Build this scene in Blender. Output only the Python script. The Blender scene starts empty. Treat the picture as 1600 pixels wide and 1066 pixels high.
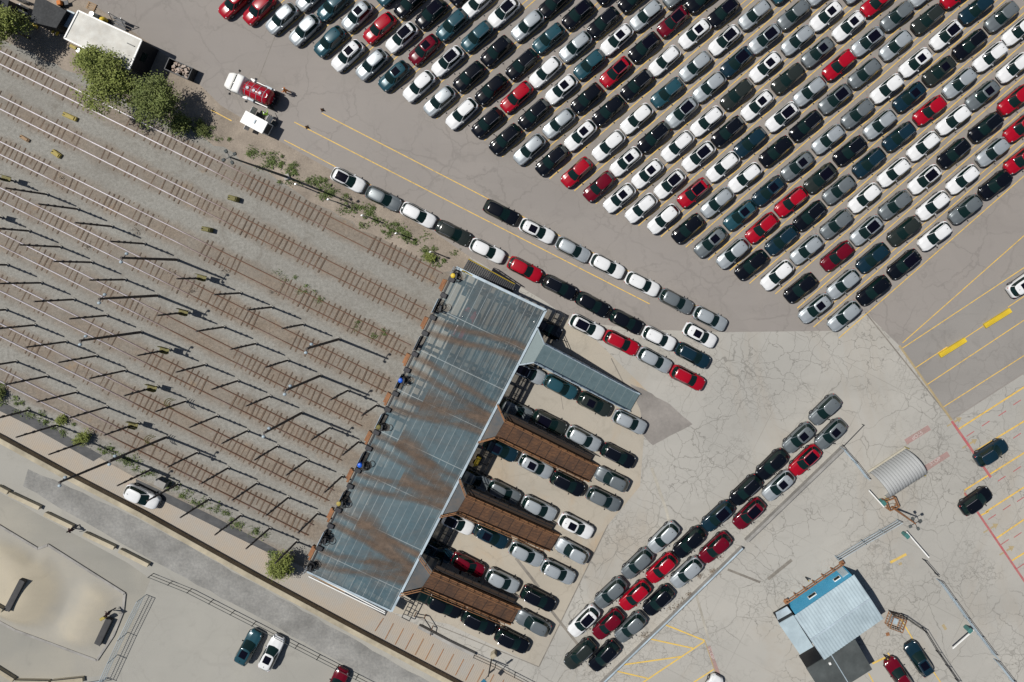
import bpy, math, random
import numpy as np
from mathutils import Vector, Matrix
random.seed(7); rng = np.random.RandomState(11)
C = bpy.context.scene.collection
R = math.radians
# ---------------------------------------------------------------- survey frame
S = 0.078            # metres per map unit of the site survey grid
H = 83.2             # flying height of the camera
NX, NY = 880, 427    # grid point straight below the camera
def W(px, py): return ((px-800)*S, (533-py)*S)
def P(px, py, z=0.0):
    "point at height z that is seen over the survey grid point px,py"
    k = 1-z/H
    return ((NX+(px-NX)*k-800)*S, (533-(NY+(py-NY)*k))*S, z)
# ---------------------------------------------------------------- materials
def mat(name, col=(.5,.5,.5), rough=.6, metal=0., coat=0., spec=.5):
    m = bpy.data.materials.new(name); m.use_nodes = True
    b = m.node_tree.nodes['Principled BSDF']
    b.inputs['Base Color'].default_value = (*col, 1)
    b.inputs['Roughness'].default_value = rough
    b.inputs['Metallic'].default_value = metal
    b.inputs['Coat Weight'].default_value = coat
    b.inputs['Coat Roughness'].default_value = .06
    b.inputs['Specular IOR Level'].default_value = spec
    return m
class NT:
    def __init__(s, m): s.t = m.node_tree; s.b = s.t.nodes['Principled BSDF']; s.co = s.t.nodes.new('ShaderNodeTexCoord'); s.out = s.t.nodes['Material Output']
    def n(s, typ, **k):
        x = s.t.nodes.new('ShaderNode'+typ)
        for a, v in k.items(): setattr(x, a, v)
        return x
    def l(s, a, b): s.t.links.new(a, b)
    def vec(s, rot=0, scale=(1,1,1), src='Object'):
        mp = s.n('Mapping'); mp.inputs['Rotation'].default_value = (0,0,rot); mp.inputs['Scale'].default_value = scale
        s.l(s.co.outputs[src], mp.inputs['Vector']); return mp.outputs[0]
    def noise(s, scale, detail=4, rough=.6, vec=None, dist=0):
        x = s.n('TexNoise'); x.inputs['Scale'].default_value = scale; x.inputs['Detail'].default_value = detail
        x.inputs['Roughness'].default_value = rough; x.inputs['Distortion'].default_value = dist
        s.l(vec if vec is not None else s.co.outputs['Object'], x.inputs['Vector']); return x.outputs['Fac']
    def ramp(s, f, a, b, ca=0., cb=1.):
        x = s.n('MapRange'); x.inputs['From Min'].default_value = a; x.inputs['From Max'].default_value = b
        x.inputs['To Min'].default_value = ca; x.inputs['To Max'].default_value = cb; x.clamp = True
        s.l(f, x.inputs['Value']); return x.outputs[0]
    def math(s, op, a, b=None):
        x = s.n('Math', operation=op)
        for i, v in enumerate((a, b)):
            if v is None: continue
            if isinstance(v, (int, float)): x.inputs[i].default_value = v
            else: s.l(v, x.inputs[i])
        return x.outputs[0]
    def mix(s, f, a, b, blend='MIX'):
        x = s.n('Mix', data_type='RGBA', blend_type=blend)
        if isinstance(f, (int, float)): x.inputs[0].default_value = f
        else: s.l(f, x.inputs[0])
        for i, v in ((6, a), (7, b)):
            if isinstance(v, tuple): x.inputs[i].default_value = (*v, 1)
            else: s.l(v, x.inputs[i])
        return x.outputs[2]
    def voro(s, scale, vec=None, feature='DISTANCE_TO_EDGE', out='Distance'):
        x = s.n('TexVoronoi', feature=feature); x.inputs['Scale'].default_value = scale
        s.l(vec if vec is not None else s.co.outputs['Object'], x.inputs['Vector']); return x.outputs[out]
    def warp(s, scale, amt, base=None):
        nz = s.n('TexNoise'); nz.inputs['Scale'].default_value = scale; nz.inputs['Detail'].default_value = 5
        s.l(base or s.co.outputs['Object'], nz.inputs['Vector'])
        a = s.n('VectorMath', operation='SUBTRACT'); s.l(nz.outputs['Color'], a.inputs[0]); a.inputs[1].default_value = (.5,.5,.5)
        m = s.n('VectorMath', operation='SCALE'); s.l(a.outputs[0], m.inputs[0]); m.inputs['Scale'].default_value = amt
        b = s.n('VectorMath', operation='ADD'); s.l(base or s.co.outputs['Object'], b.inputs[0]); s.l(m.outputs[0], b.inputs[1]); return b.outputs[0]
    def bump(s, h, st=.3, d=.02):
        x = s.n('Bump'); x.inputs['Strength'].default_value = st; x.inputs['Distance'].default_value = d
        s.l(h, x.inputs['Height']); s.l(x.outputs[0], s.b.inputs['Normal'])
    def col(s, c): s.l(c, s.b.inputs['Base Color'])
    def alpha(s, f): s.l(f, s.b.inputs['Alpha'])
def speckle(name, c1, c2, scale=2., big=.08, rough=.85, bmp=.0, metal=0., amt=.35):
    m = mat(name, c1, rough, metal); t = NT(m)
    f = t.ramp(t.noise(scale, 6, .7), .3, .7)
    c = t.mix(f, c1, c2); g = t.ramp(t.noise(big, 3, .6), .3, .7, 1-amt, 1+amt*.3)
    cc = t.n('CombineColor'); [t.l(g, cc.inputs[i]) for i in range(3)]
    t.col(t.mix(1., c, cc.outputs[0], 'MULTIPLY'))
    if bmp: t.bump(t.noise(scale*4, 4, .7), bmp, .03)
    return m
def cracked(name, c1, c2, crack, amount=1., rough=.9, scale=.17, stain=(.30,.25,.19), stain_amt=.5, joints=False):
    m = mat(name, c1, rough); t = NT(m)
    base = t.mix(t.ramp(t.noise(.05, 4, .6), .35, .65), c1, c2)
    base = t.mix(t.ramp(t.noise(9, 5, .8), .3, .7, 0, .16), base, tuple(.5*x for x in c1))
    st = t.ramp(t.noise(.09, 5, .65, t.vec(.7, (1,.45,1)), 1.), .52, .75, 0, stain_amt)
    base = t.mix(st, base, stain)
    dk = t.ramp(t.noise(.35, 6, .75, None, .6), .56, .8, 0, .45*stain_amt+.1)
    base = t.mix(dk, base, tuple(.45*x for x in c1))
    slab = t.voro(.1, t.vec(.55), 'F1', 'Color')
    sp = t.n('SeparateColor'); t.l(slab, sp.inputs[0])
    base = t.mix(t.ramp(sp.outputs[0], 0, 1, 0, .10), base, tuple(.6*x for x in c2))
    v = t.warp(.55, 1.6); v2 = t.warp(1.3, 1.1)
    e1 = t.ramp(t.voro(scale, v), 0., .011, .8, 0)
    e2 = t.ramp(t.voro(scale*2.7, v2), 0., .022, .9, 0)
    e3 = t.ramp(t.voro(scale*6.5, v2), 0., .05, 1, 0)
    k1 = t.ramp(t.noise(.11, 2, .5), .40, .55); k2 = t.ramp(t.noise(.10, 3, .6, t.vec(1.2)), .42, .56); k3 = t.ramp(t.noise(.13, 3, .6, t.vec(2.2)), .49, .62)
    a = t.math('MULTIPLY', e1, k1); b = t.math('MULTIPLY', e2, k2); c = t.math('MULTIPLY', e3, k3)
    f = t.math('MAXIMUM', a, t.math('MAXIMUM', b, t.math('MULTIPLY', c, .7)))
    f = t.math('MULTIPLY', f, amount)
    # darker tyre-polished bands and oily drips
    tb = t.ramp(t.noise(.16, 5, .6, t.vec(.5, (.18,1,1)), .4), .5, .7, 0, .22); base = t.mix(tb, base, tuple(.55*x for x in c1))
    od = t.ramp(t.noise(1.1, 4, .8), .68, .76, 0, .35); base = t.mix(od, base, tuple(.35*x for x in c1))
    if joints:
        for ang, per in ((R(27), 4.6), (R(27+90), 5.4)):
            sx = t.n('SeparateXYZ'); t.l(t.vec(ang), sx.inputs[0]); q = t.math('ABSOLUTE', t.math('SUBTRACT', t.math('FRACT', t.math('DIVIDE', sx.outputs[0], per)), .5))
            j = t.ramp(q, .5-.05/per, .5, 0, .55); j = t.math('MULTIPLY', j, t.ramp(t.noise(.09, 3, .6, t.vec(ang+1)), .42, .56)); f = t.math('MAXIMUM', f, t.math('MULTIPLY', j, amount))
    t.col(t.mix(f, base, crack)); t.bump(t.noise(12, 5, .7), .15, .01)
    return m
def wood(name, c1, c2, along=0., sc=8., rough=.8):
    m = mat(name, c1, rough); t = NT(m)
    f = t.ramp(t.noise(sc, 5, .7, t.vec(along, (.15, 1, 1))), .3, .7)
    g = t.ramp(t.noise(.8, 3), .35, .7, 0, .6)
    t.col(t.mix(g, t.mix(f, c1, c2), tuple(.45*x for x in c1))); return m

M = {}
M['concrete'] = cracked('weathered_concrete', (.385,.37,.335), (.325,.316,.29), (.13,.124,.11), .85, joints=True)
M['apron'] = cracked('apron_concrete', (.385,.345,.28), (.33,.305,.26), (.18,.16,.13), .3, scale=.08, stain=(.36,.25,.14), stain_amt=.8, joints=True)
M['asphalt'] = cracked('aged_asphalt', (.262,.240,.220), (.235,.216,.199), (.12,.11,.10), .4, scale=.07, stain=(.27,.24,.215), stain_amt=.35)
M['asphalt_new'] = cracked('grey_asphalt', (.225,.212,.198), (.262,.248,.23), (.12,.11,.10), .3, scale=.09, stain=(.25,.235,.22), stain_amt=.5)
M['patch'] = speckle('asphalt_patch', (.21,.195,.18), (.26,.24,.22), 3, .2, .9, .2)
M['road'] = cracked('pale_road_concrete', (.335,.325,.29), (.28,.275,.25), (.2,.19,.17), .25, scale=.05, stain=(.27,.265,.25), stain_amt=.75)
M['skate'] = cracked('skatepark_concrete', (.44,.39,.295), (.38,.345,.27), (.25,.23,.2), .12, scale=.05, stain=(.36,.33,.28), stain_amt=.4)
M['skatefloor'] = cracked('skatepark_floor', (.24,.235,.21), (.33,.31,.26), (.2,.19,.17), .12, scale=.05, stain=(.24,.235,.225), stain_amt=.5)
M['cobble'] = speckle('cobbled_strip', (.19,.19,.185), (.29,.285,.265), 3.2, .3, .95, .8)
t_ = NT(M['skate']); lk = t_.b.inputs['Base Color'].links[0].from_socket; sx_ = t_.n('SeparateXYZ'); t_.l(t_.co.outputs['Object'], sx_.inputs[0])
hz = t_.math('ADD', sx_.outputs[2], t_.ramp(t_.noise(.3, 5, .7), .2, .8, -.25, .25)); t_.col(t_.mix(t_.ramp(hz, .1, .75, .8, 0), lk, (.27,.262,.235)))  # shade of the slopes and valley painted in by height, greyer low down
def yard_mat():
    m = mat('yard_gravel', (.3,.3,.3), .95); t = NT(m)
    sx = t.n('SeparateXYZ'); t.l(t.co.outputs['Object'], sx.inputs[0])
    # perpendicular phase of the eight evenly spaced tracks
    X = t.math('ADD', t.math('DIVIDE', sx.outputs[0], S), 800.); Y = t.math('SUBTRACT', 533., t.math('DIVIDE', sx.outputs[1], S))
    q = t.math('DIVIDE', t.math('SUBTRACT', t.math('SUBTRACT', Y, t.math('MULTIPLY', X, .4985)), 90.), 70.8)
    q = t.math('ADD', q, t.ramp(t.noise(.5, 5, .7), .2, .8, -.10, .10))
    fr = t.math('ABSOLUTE', t.math('SUBTRACT', t.math('FRACT', t.math('ADD', q, .5)), .5))
    tr = t.ramp(fr, .16, .36, 1, 0)
    fine = t.ramp(t.noise(2.6, 9, .9), .33, .67)
    grey = t.mix(fine, (.12,.118,.105), (.35,.342,.31))
    br = t.mix(fine, (.085,.066,.05), (.29,.235,.18))
    big = t.ramp(t.noise(.13, 5, .7, t.vec(.46, (.35,1,1))), .35, .7, 0, .55)
    c = t.mix(t.math('MULTIPLY', tr, t.ramp(t.noise(.3, 4), .3, .6, .6, 1)), grey, br)
    c = t.mix(big, c, (.175,.163,.143)); c = t.mix(t.ramp(t.noise(.35, 6, .8, None, .8), .52, .72, 0, .5), c, (.12,.105,.085))
    rust = t.ramp(t.noise(.22, 4, .7), .62, .74, 0, .5)
    c = t.mix(t.math('MULTIPLY', rust, tr), c, (.27,.17,.08))
    t.col(c); t.bump(t.noise(14, 5, .8), .7, .03); return m
M['yard'] = yard_mat()
def slabs_mat():
    m = mat('tan_slab_strip', (.4,.34,.26), .9); t = NT(m)
    w = t.n('TexWave', wave_type='BANDS', bands_direction='X'); w.inputs['Scale'].default_value = 1.3; w.inputs['Distortion'].default_value = .6; w.inputs['Detail'].default_value = 2
    t.l(t.vec(R(27)), w.inputs['Vector'])
    c = t.mix(t.ramp(t.noise(.22, 5, .7), .35, .65), (.37,.31,.24), (.325,.31,.28))
    c = t.mix(t.ramp(t.noise(5, 5, .8), .3, .7, 0, .3), c, (.22,.19,.16))
    c = t.mix(t.ramp(w.outputs['Fac'], .0, .25, .35, 0), c, (.16,.14,.12))
    t.col(c); return m
M['slabs'] = slabs_mat()
M['darkslab'] = wood('dark_planked_strip', (.055,.058,.062), (.085,.085,.085), R(27), 3)
M['dirt'] = speckle('brown_dirt', (.22,.185,.15), (.33,.28,.225), 5, .3, .95, .5)
M['weed'] = speckle('weeds', (.06,.10,.02), (.13,.165,.045), 4, .5, .8)
M['leaf'] = speckle('green_leaves', (.14,.18,.03), (.24,.27,.06), 1.5, .5, .75)
M['leaf2'] = speckle('dark_leaves', (.09,.125,.024), (.17,.20,.05), 1.5, .5, .75)
M['bark'] = wood('bark', (.09,.07,.05), (.15,.12,.09))
def paint_line(name, col, fade=.35, rough=.7):
    m = mat(name, col, rough); t = NT(m)
    t.col(t.mix(t.ramp(t.noise(.7, 5, .8), .4, .75, 0, .5), col, (.27,.23,.18)))
    t.alpha(t.ramp(t.noise(2.2, 6, .85), .3, .3+fade, .35, 1)); return m
M['yline'] = paint_line('yellow_line_paint', (.66,.42,.07), .2)
M['yline2'] = paint_line('bright_yellow_line_paint', (.62,.42,.08), .15)
M['yfade'] = paint_line('faded_yellow_paint', (.48,.37,.18), .6)
M['rline'] = paint_line('red_line_paint', (.38,.09,.10), .2)
M['rfade'] = paint_line('faded_red_paint', (.43,.25,.235), .6)
M['wline'] = paint_line('white_letter_paint', (.58,.50,.48), .4)
M['yellow'] = speckle('yellow_enamel', (.72,.52,.03), (.60,.42,.03), 2, .5, .5)
M['oldyellow'] = speckle('weathered_yellow_enamel', (.42,.33,.07), (.30,.24,.06), 5, .5, .7)
M['olive'] = speckle('olive_grating', (.10,.09,.02), (.18,.16,.04), 6, .5, .7)
M['rust'] = speckle('rusty_steel', (.20,.085,.04), (.33,.16,.07), 3, .4, .85)
M['rail'] = mat('rail_steel', (.32,.29,.30), .28, .9); 
def rail_mat():
    m = mat('railhead', (.5,.48,.5), .3, .85); t = NT(m)
    sx = t.n('SeparateXYZ'); t.l(t.co.outputs['Object'], sx.inputs[0])
    f = t.ramp(sx.outputs[0], -38, -22); f = t.ramp(t.math('ADD', f, t.ramp(t.noise(.1, 3), .3, .7, -.5, .5)), .1, .9)
    t.col(t.mix(f, (.37,.35,.39), (.15,.08,.052))); t.l(t.ramp(f, 0, 1, .5, .8), t.b.inputs['Roughness'])
    t.b.inputs['Metallic'].default_value = .15; return m
M['railhead'] = rail_mat()
M['tie'] = speckle('weathered_tie_wood', (.07,.05,.036), (.19,.135,.095), 4, .5, .9, .4)
t_ = NT(M['tie']); oi = t_.n('ObjectInfo'); lk = t_.b.inputs['Base Color'].links[0].from_socket; t_.col(t_.mix(t_.ramp(oi.outputs['Random'], 0, 1, 0, .8), lk, (.085,.062,.045)))
M['pole'] = speckle('dark_timber', (.05,.042,.04), (.10,.085,.08), 6, 1, .85)
M['polecap'] = mat('pole_iron', (.035,.035,.04), .6, .4)
M['steel'] = mat('galvanised_steel', (.45,.48,.50), .4, .7)
M['palesteel'] = speckle('pale_blue_steel', (.42,.50,.56), (.34,.42,.47), 3, .5, .5)
M['darksteel'] = mat('dark_steel', (.03,.032,.036), .55, .5)
M['black'] = mat('black_rubber', (.012,.012,.013), .7)
M['white'] = speckle('white_sheet', (.78,.78,.76), (.70,.70,.67), 2, .3, .5, amt=.1)
M['offwhite'] = speckle('weathered_white_roof', (.60,.60,.56), (.50,.48,.43), 1.2, .4, .7, amt=.25)
M['greenbox'] = mat('green_enamel', (.05,.16,.15), .45)
M['blue'] = mat('blue_enamel', (.01,.10,.55), .4)
M['bluewall'] = speckle('blue_wall_panel', (.045,.30,.50), (.06,.34,.54), 1, .4, .55, amt=.1)
M['wood'] = wood('bare_plank', (.36,.24,.13), (.25,.16,.09))
M['cargodark'] = speckle('dark_roof_felt', (.03,.032,.035), (.055,.058,.06), 4, .5, .9)
M['greyroof'] = speckle('charcoal_roof', (.05,.06,.06), (.075,.085,.085), 1, .4, .8)
M['skin'] = mat('skin', (.45,.28,.2), .6)
M['denim'] = mat('dark_trousers', (.02,.022,.03), .8)
M['orange'] = mat('orange_workwear', (.50,.16,.03), .8)
M['lime'] = mat('lime_workwear', (.35,.62,.05), .8)
M['maroonshirt'] = mat('dark_maroon_jacket', (.06,.02,.025), .8)
M['hair'] = mat('dark_hair', (.02,.014,.01), .7)
M['solar'] = mat('solar_panel_glass', (.03,.14,.22), .25)
# car paints
def cpaint(name, col, metal=.0, rough=.35, coat=.7):
    m = mat(name, col, rough, metal, coat, .3); t = NT(m)
    fl = t.ramp(t.noise(.9, 3), .3, .7, .93, 1.05); cc = t.n('CombineColor'); [t.l(fl, cc.inputs[i]) for i in range(3)]
    t.col(t.mix(1., col, cc.outputs[0], 'MULTIPLY')); return m
PAINT = {'W': cpaint('white_paint', (.64,.65,.655)), 'S': cpaint('silver_paint', (.37,.405,.425), .4, .36), 'G': cpaint('grey_paint', (.135,.155,.165), .3, .36),
 'K': cpaint('black_paint', (.003,.004,.007), 0, .16, .25), 'D': cpaint('charcoal_green_paint', (.018,.023,.021), 0, .2, .3), 'R': cpaint('red_paint', (.30,.002,.012), 0, .25, .5),
 'M': cpaint('maroon_paint', (.11,.002,.010), 0, .2, .35), 'B': cpaint('teal_blue_paint', (.016,.06,.08), .1, .25, .4), 'N': cpaint('navy_paint', (.006,.022,.036), .1, .2, .3)}
CN = {'W':'white','S':'silver','G':'dark grey','K':'black','D':'charcoal','R':'red','M':'maroon','B':'teal blue','N':'navy blue'}
M['glass'] = mat('tinted_window_glass', (.004,.014,.013), .05, 0, .0, .45)
M['roofglass'] = mat('black_roof_glass', (.003,.003,.008), .08, 0, 0, .2)
M['trim'] = mat('black_plastic_trim', (.018,.018,.02), .55)
M['chrome'] = mat('satin_chrome_rail', (.5,.5,.53), .25, .8)
M['lamp'] = mat('headlamp_glass', (.55,.58,.6), .12, .3)
M['tail'] = mat('tail_lamp_red', (.35,.01,.01), .2)
M['tyre'] = mat('tyre_rubber', (.014,.014,.014), .85)
M['rim'] = mat('alloy_rim', (.35,.36,.38), .35, .8)

# ---------------------------------------------------------------- mesh helpers
class MB:
    def __init__(s): s.v = []; s.f = []; s.uv = None
    def add(s, vs, fs):
        o = len(s.v); s.v += [tuple(map(float, v)) for v in vs]; s.f += [tuple(i+o for i in f) for f in fs]; return s
    def box(s, c, d, rz=0., bev=0.):
        cx, cy, cz = c; a, b, h = d[0]/2, d[1]/2, d[2]/2; ca, sa = math.cos(rz), math.sin(rz)
        if bev <= 0:
            pts = [(x, y, z) for z in (-h, h) for x, y in ((-a,-b),(a,-b),(a,b),(-a,b))]
            fs = [(3,2,1,0),(4,5,6,7),(0,1,5,4),(1,2,6,5),(2,3,7,6),(3,0,4,7)]
        else:
            e = min(bev, a*.9, b*.9, h*.9)
            def ring(a_, b_, z): return [(-a_+e,-b_,z),(a_-e,-b_,z),(a_,-b_+e,z),(a_,b_-e,z),(a_-e,b_,z),(-a_+e,b_,z),(-a_,b_-e,z),(-a_,-b_+e,z)]
            pts = ring(a-e*.7, b-e*.7, -h)+ring(a, b, -h+e)+ring(a, b, h-e)+ring(a-e*.7, b-e*.7, h)
            fs = [tuple(range(7,-1,-1)), tuple(range(24,32))]
            for L in range(3):
                for i in range(8): j = (i+1)%8; fs.append((L*8+i, L*8+j, L*8+8+j, L*8+8+i))
        return s.add([(cx+x*ca-y*sa, cy+x*sa+y*ca, cz+z) for x, y, z in pts], fs)
    def prism(s, poly, z0, z1):
        n = len(poly)
        ar = sum(poly[i][0]*poly[(i+1)%n][1]-poly[(i+1)%n][0]*poly[i][1] for i in range(n))
        if ar < 0: poly = poly[::-1]
        g0 = z0 if callable(z0) else (lambda x, y: z0); g1 = z1 if callable(z1) else (lambda x, y: z1)
        vs = [(p[0], p[1], g0(p[0], p[1])) for p in poly]+[(p[0], p[1], g1(p[0], p[1])) for p in poly]
        return s.add(vs, [tuple(range(n-1,-1,-1)), tuple(range(n, 2*n))]+[(i, (i+1)%n, n+(i+1)%n, n+i) for i in range(n)])
    def tube(s, p, q, r0, r1=None, n=8):
        r1 = r0 if r1 is None else r1
        p, q = Vector(p), Vector(q); d = (q-p)
        if d.length < 1e-6: return s
        d.normalize(); u = d.orthogonal().normalized(); w = d.cross(u)
        vs = []
        for c, r in ((p, r0), (q, r1)):
            for i in range(n): a = 2*math.pi*i/n; vs.append(c+u*(r*math.cos(a))+w*(r*math.sin(a)))
        return s.add(vs, [tuple(range(n-1,-1,-1)), tuple(range(n, 2*n))]+[(i, (i+1)%n, n+(i+1)%n, n+i) for i in range(n)])
    def bar(s, p, q, w, h):
        "flat bar from p to q; w across, h upward"
        p, q = Vector(p), Vector(q); d = q-p; sd = Vector((-d.y, d.x, 0)); sd = sd.normalized()*(w/2) if sd.length > 1e-6 else Vector((w/2, 0, 0))
        up = Vector((0,0,h))
        vs = [p-sd, p+sd, q+sd, q-sd]; vs += [v+up for v in vs]
        return s.add(vs, [(0,1,2,3),(7,6,5,4),(1,0,4,5),(2,1,5,6),(3,2,6,7),(0,3,7,4)])
    def ell(s, c, d, n=10, m=7):
        vs = []; fs = []
        for j in range(m+1):
            t = math.pi*j/m
            for i in range(n): a = 2*math.pi*i/n; vs.append((c[0]+d[0]*math.sin(t)*math.cos(a), c[1]+d[1]*math.sin(t)*math.sin(a), c[2]+d[2]*math.cos(t)))
        for j in range(m):
            for i in range(n): fs.append((j*n+i, (j+1)*n+i, (j+1)*n+(i+1)%n, j*n+(i+1)%n))
        return s.add(vs, fs)
    def mesh(s, name, mt, smooth=False):
        me = bpy.data.meshes.new(name); me.from_pydata(s.v, [], s.f); me.materials.append(mt)
        if smooth: me.shade_smooth()
        me.update(); return me
    def build(s, name, mt, parent=None, smooth=False, loc=None):
        o = bpy.data.objects.new(name, s.mesh(name, mt, smooth)); C.objects.link(o)
        if parent is not None: o.parent = parent
        if loc is not None: o.location = loc
        return o
def tag(o, label=None, cat=None, group=None, kind=None):
    if label: o['label'] = label
    if cat: o['category'] = cat
    if group: o['group'] = group
    if kind: o['kind'] = kind
    return o
def thing(name, label, cat, loc=(0,0,0), rz=0., group=None):
    o = bpy.data.objects.new(name, None); C.objects.link(o); o.empty_display_size = .2
    o.location = loc; o.rotation_euler = (0,0,rz); return tag(o, label, cat, group)
def copy_tree(o, parent=None):
    c = o.copy(); C.objects.link(c)
    if parent is not None: c.parent = parent
    for ch in list(o.children): copy_tree(ch, c)
    return c
def loc3(t, p): l = t.location; return (p[0]-l.x, p[1]-l.y, p[2]-l.z)
def rough_poly(pts, amp=0., step=25, closed=True):
    out = []; n = len(pts)
    for i in range(n):
        a, b = pts[i], pts[(i+1)%n]; L = math.hypot(b[0]-a[0], b[1]-a[1]); k = max(1, int(L/step)) if amp > 0 and L < 900 else 1
        for j in range(k):
            f = j/k; q = (a[0]+(b[0]-a[0])*f, a[1]+(b[1]-a[1])*f)
            if j: q = (q[0]+random.uniform(-amp, amp), q[1]+random.uniform(-amp, amp))
            out.append(q)
    return out
def sheet(name, pts, z, mt, amp=0., step=25, kind='structure'):
    me = MB(); poly = [W(*p) for p in rough_poly(pts, amp, step)]
    n = len(poly); ar = sum(poly[i][0]*poly[(i+1)%n][1]-poly[(i+1)%n][0]*poly[i][1] for i in range(n))
    if ar < 0: poly = poly[::-1]
    me.add([(x, y, z) for x, y in poly], [tuple(range(n))])
    o = me.build(name, mt); 
    if kind: o['kind'] = kind
    return o
# ---------------------------------------------------------------- the ground
MB().add([(-900,-900,0),(900,-900,0),(900,900,0),(-900,900,0)], [(0,1,2,3)]).build('ground', M['concrete'])['kind'] = 'structure'
sheet('yard_ground', [(-1500,-1100),(300,-700),(330,150),(700,400),(722,425),(488,893),(430,868),(160,718),(0,633),(-1500,-110)], .004, M['yard'])
sheet('dirt_verge', [(-400,-250),(60,-60),(260,60),(345,140),(440,215),(560,290),(660,345),(730,392),(740,420),(690,425),(600,375),(500,322),(400,262),(300,205),(150,130),(0,62),(-400,-140)], .008, M['dirt'], 4, 18)
sheet('parking_asphalt', [(180,-1500),(3500,-1500),(3500,-600),(1600,584),(1487,657),(1405,540),(1352,488),(1303,517),(1140,519),(1007,515),(895,502),(850,470),(735,402),(645,340),(560,290),(440,222),(345,165),(300,120),(240,72),(150,10),(60,-60)], .012, M['asphalt'], 0)
sheet('lane_asphalt', [(1407,541),(1600,412),(1800,278),(1800,450),(1600,581),(1488,654)], .0145, M['asphalt_new'])
sheet('loading_apron', [(853,485),(905,506),(960,560),(1012,612),(1000,760),(950,820),(842,1042),(700,975),(612,957),(480,893),(713,418)], .006, M['apron'], 0)
sheet('asphalt_patch', [(985,600),(1012,612),(1047,632),(1082,663),(1045,682),(1020,696),(1003,678),(1000,640)], .0105, M['patch'], 1.2, 8)
sheet('slab_strip', [(-1500,-112),(0,633),(160,718),(430,866),(488,893),(612,957),(760,1030),(960,1150),(860,1150),(700,1064),(400,899),(0,682),(-1500,-60)], .007, M['slabs'])
sheet('pale_road', [(-1500,-60),(0,684),(400,901),(712,1068),(900,1180),(900,2200),(-1500,2200)], .005, M['road'])
sheet('cobbled_strip', [(44,733),(130,770),(215,810),(400,912),(675,1068),(820,1150),(700,1140),(590,1068),(400,962),(200,855),(36,760)], .009, M['cobble'], 1.5, 20)
sheet('dark_strip', [(-300,478),(0,626),(58,655),(160,712),(146,721),(44,664),(-300,496)], .011, M['darkslab'])  # flat strips, darker than the slabs around them
sheet('dark_strip', [(212,748),(262,772),(330,805),(432,858),(440,874),(330,820),(214,762)], .011, M['darkslab'])
# ---------------------------------------------------------------- painted markings
mk = {'yline': MB(), 'yline2': MB(), 'yfade': MB(), 'rline': MB(), 'rfade': MB(), 'wline': MB()}
ZL = .019
def line(a, b, w=1.6, k='yline', z=ZL):
    a, b = Vector(W(*a)), Vector(W(*b)); d = (b-a).normalized(); s_ = Vector((-d.y, d.x))*(w*S/2)
    mk[k].add([(*(a-s_), z), (*(b-s_), z), (*(b+s_), z), (*(a+s_), z)], [(0,1,2,3)])
for a, b in [((1410,536),(1640,333)),((1410,544),(1427,533)),((1427,533),(1700,352)),((1430,575),(1480,542)),((1505,530),(1540,507)),((1575,480),(1700,396)),((1447,602),(1700,434)),((1474,636),(1700,492))]: line(a, b, 1.4, 'yline')
for a, b in [((1497,671),(1700,541)),((1522,706),(1700,597)),((1507,766),(1700,645)),((1540,800),(1700,697)),((1557,841),(1700,744)),((1581,876),(1700,802)),((1531,806),(1545,799))]: line(a, b, 2.4, 'yline')
line((1405,540),(1487,657),3.5,'yfade', ZL+.002); line((1507,766),(1507,775),2,'yfade')
line((1487,658),(1548,746),4,'rline', ZL+.003); line((1507,770),(1512,778),3,'rline', ZL+.003); line((1527,800),(1700,1055),3.4,'rline', ZL+.003)
for x, y in [(1589,629),(1566,646),(1540,662),(1516,678),(1589,681),(1589,733),(1565,748),(1595,780),(1573,793),(1550,808),(1590,836),(1570,847),(1594,885)]: line((x-6,y+4),(x+6,y-4),1.4,'rline')
line((1034,974),(1101,1001),2.2,'yline2'); line((1009,997),(1083,1013),2.2,'yline2'); line((965,1040),(1064,1026),2.2,'yline2')
line((956,1047),(1012,1060),2.2,'yline2'); line((1101,1002),(990,1076),2.2,'yline2', ZL+.002); line((1101,1001),(1120,1058),1.8,'yfade', ZL+.004); line((1115,1046),(1050,1088),2,'yline2', ZL+.002)
line((1408,968),(1428,1002),1.8,'yline2'); line((1387,1020),(1399,1037),1.8,'yline2'); line((1456,1046),(1480,1082),1.8,'yline2'); line((1363,1037),(1384,1027),3,'yline2'); line((1357,1052),(1372,1080),1.8,'yline2')
line((1391,879),(1416,866),4,'yline2'); line((1404,882),(1409,880),4,'yfade'); line((1473,976),(1478,984),4.5,'yfade')
# queue lanes
for a, b, w in [((503,177),(1120,495),1.4),((460,191),(1015,475),1.4),((444,219),(700,352),1.3),((700,352),(960,488),1.3),((330,172),(362,189),1.5)]: line(a, b, w, 'yline')
def arrow(x, y, ang, L=18, k='yfade'):
    dx, dy = math.cos(ang), -math.sin(ang); 
    line((x-dx*L, y-dy*L),(x-dx*L*.55, y-dy*L*.55), 2.4, k, ZL+.006)
    line((x-dx*L*.3, y-dy*L*.3),(x+dx*3, y+dy*3), 3, k, ZL+.006)
    px_, py_ = -dy, dx; q = [(x+dx*9, y+dy*9),(x+dx*1+px_*5, y+dy*1+py_*5),(x+dx*1-px_*5, y+dy*1-py_*5)]
    v = [(*W(*p), ZL+.008) for p in q]; mk[k].add(v, [(0,1,2)]); mk[k].f[-1] = mk[k].f[-1][::-1] if (Vector(v[1])-Vector(v[0])).cross(Vector(v[2])-Vector(v[0])).z < 0 else mk[k].f[-1]
for x, y in [(1495,657),(1519,691),(1552,823),(1577,858)]: arrow(x, y, R(31))
line((1415,691),(1452,668),9,'rfade'); line((1443,734),(1482,709),9,'rfade'); line((1107,1010),(1123,1056),6,'rfade', ZL+.001)
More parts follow.
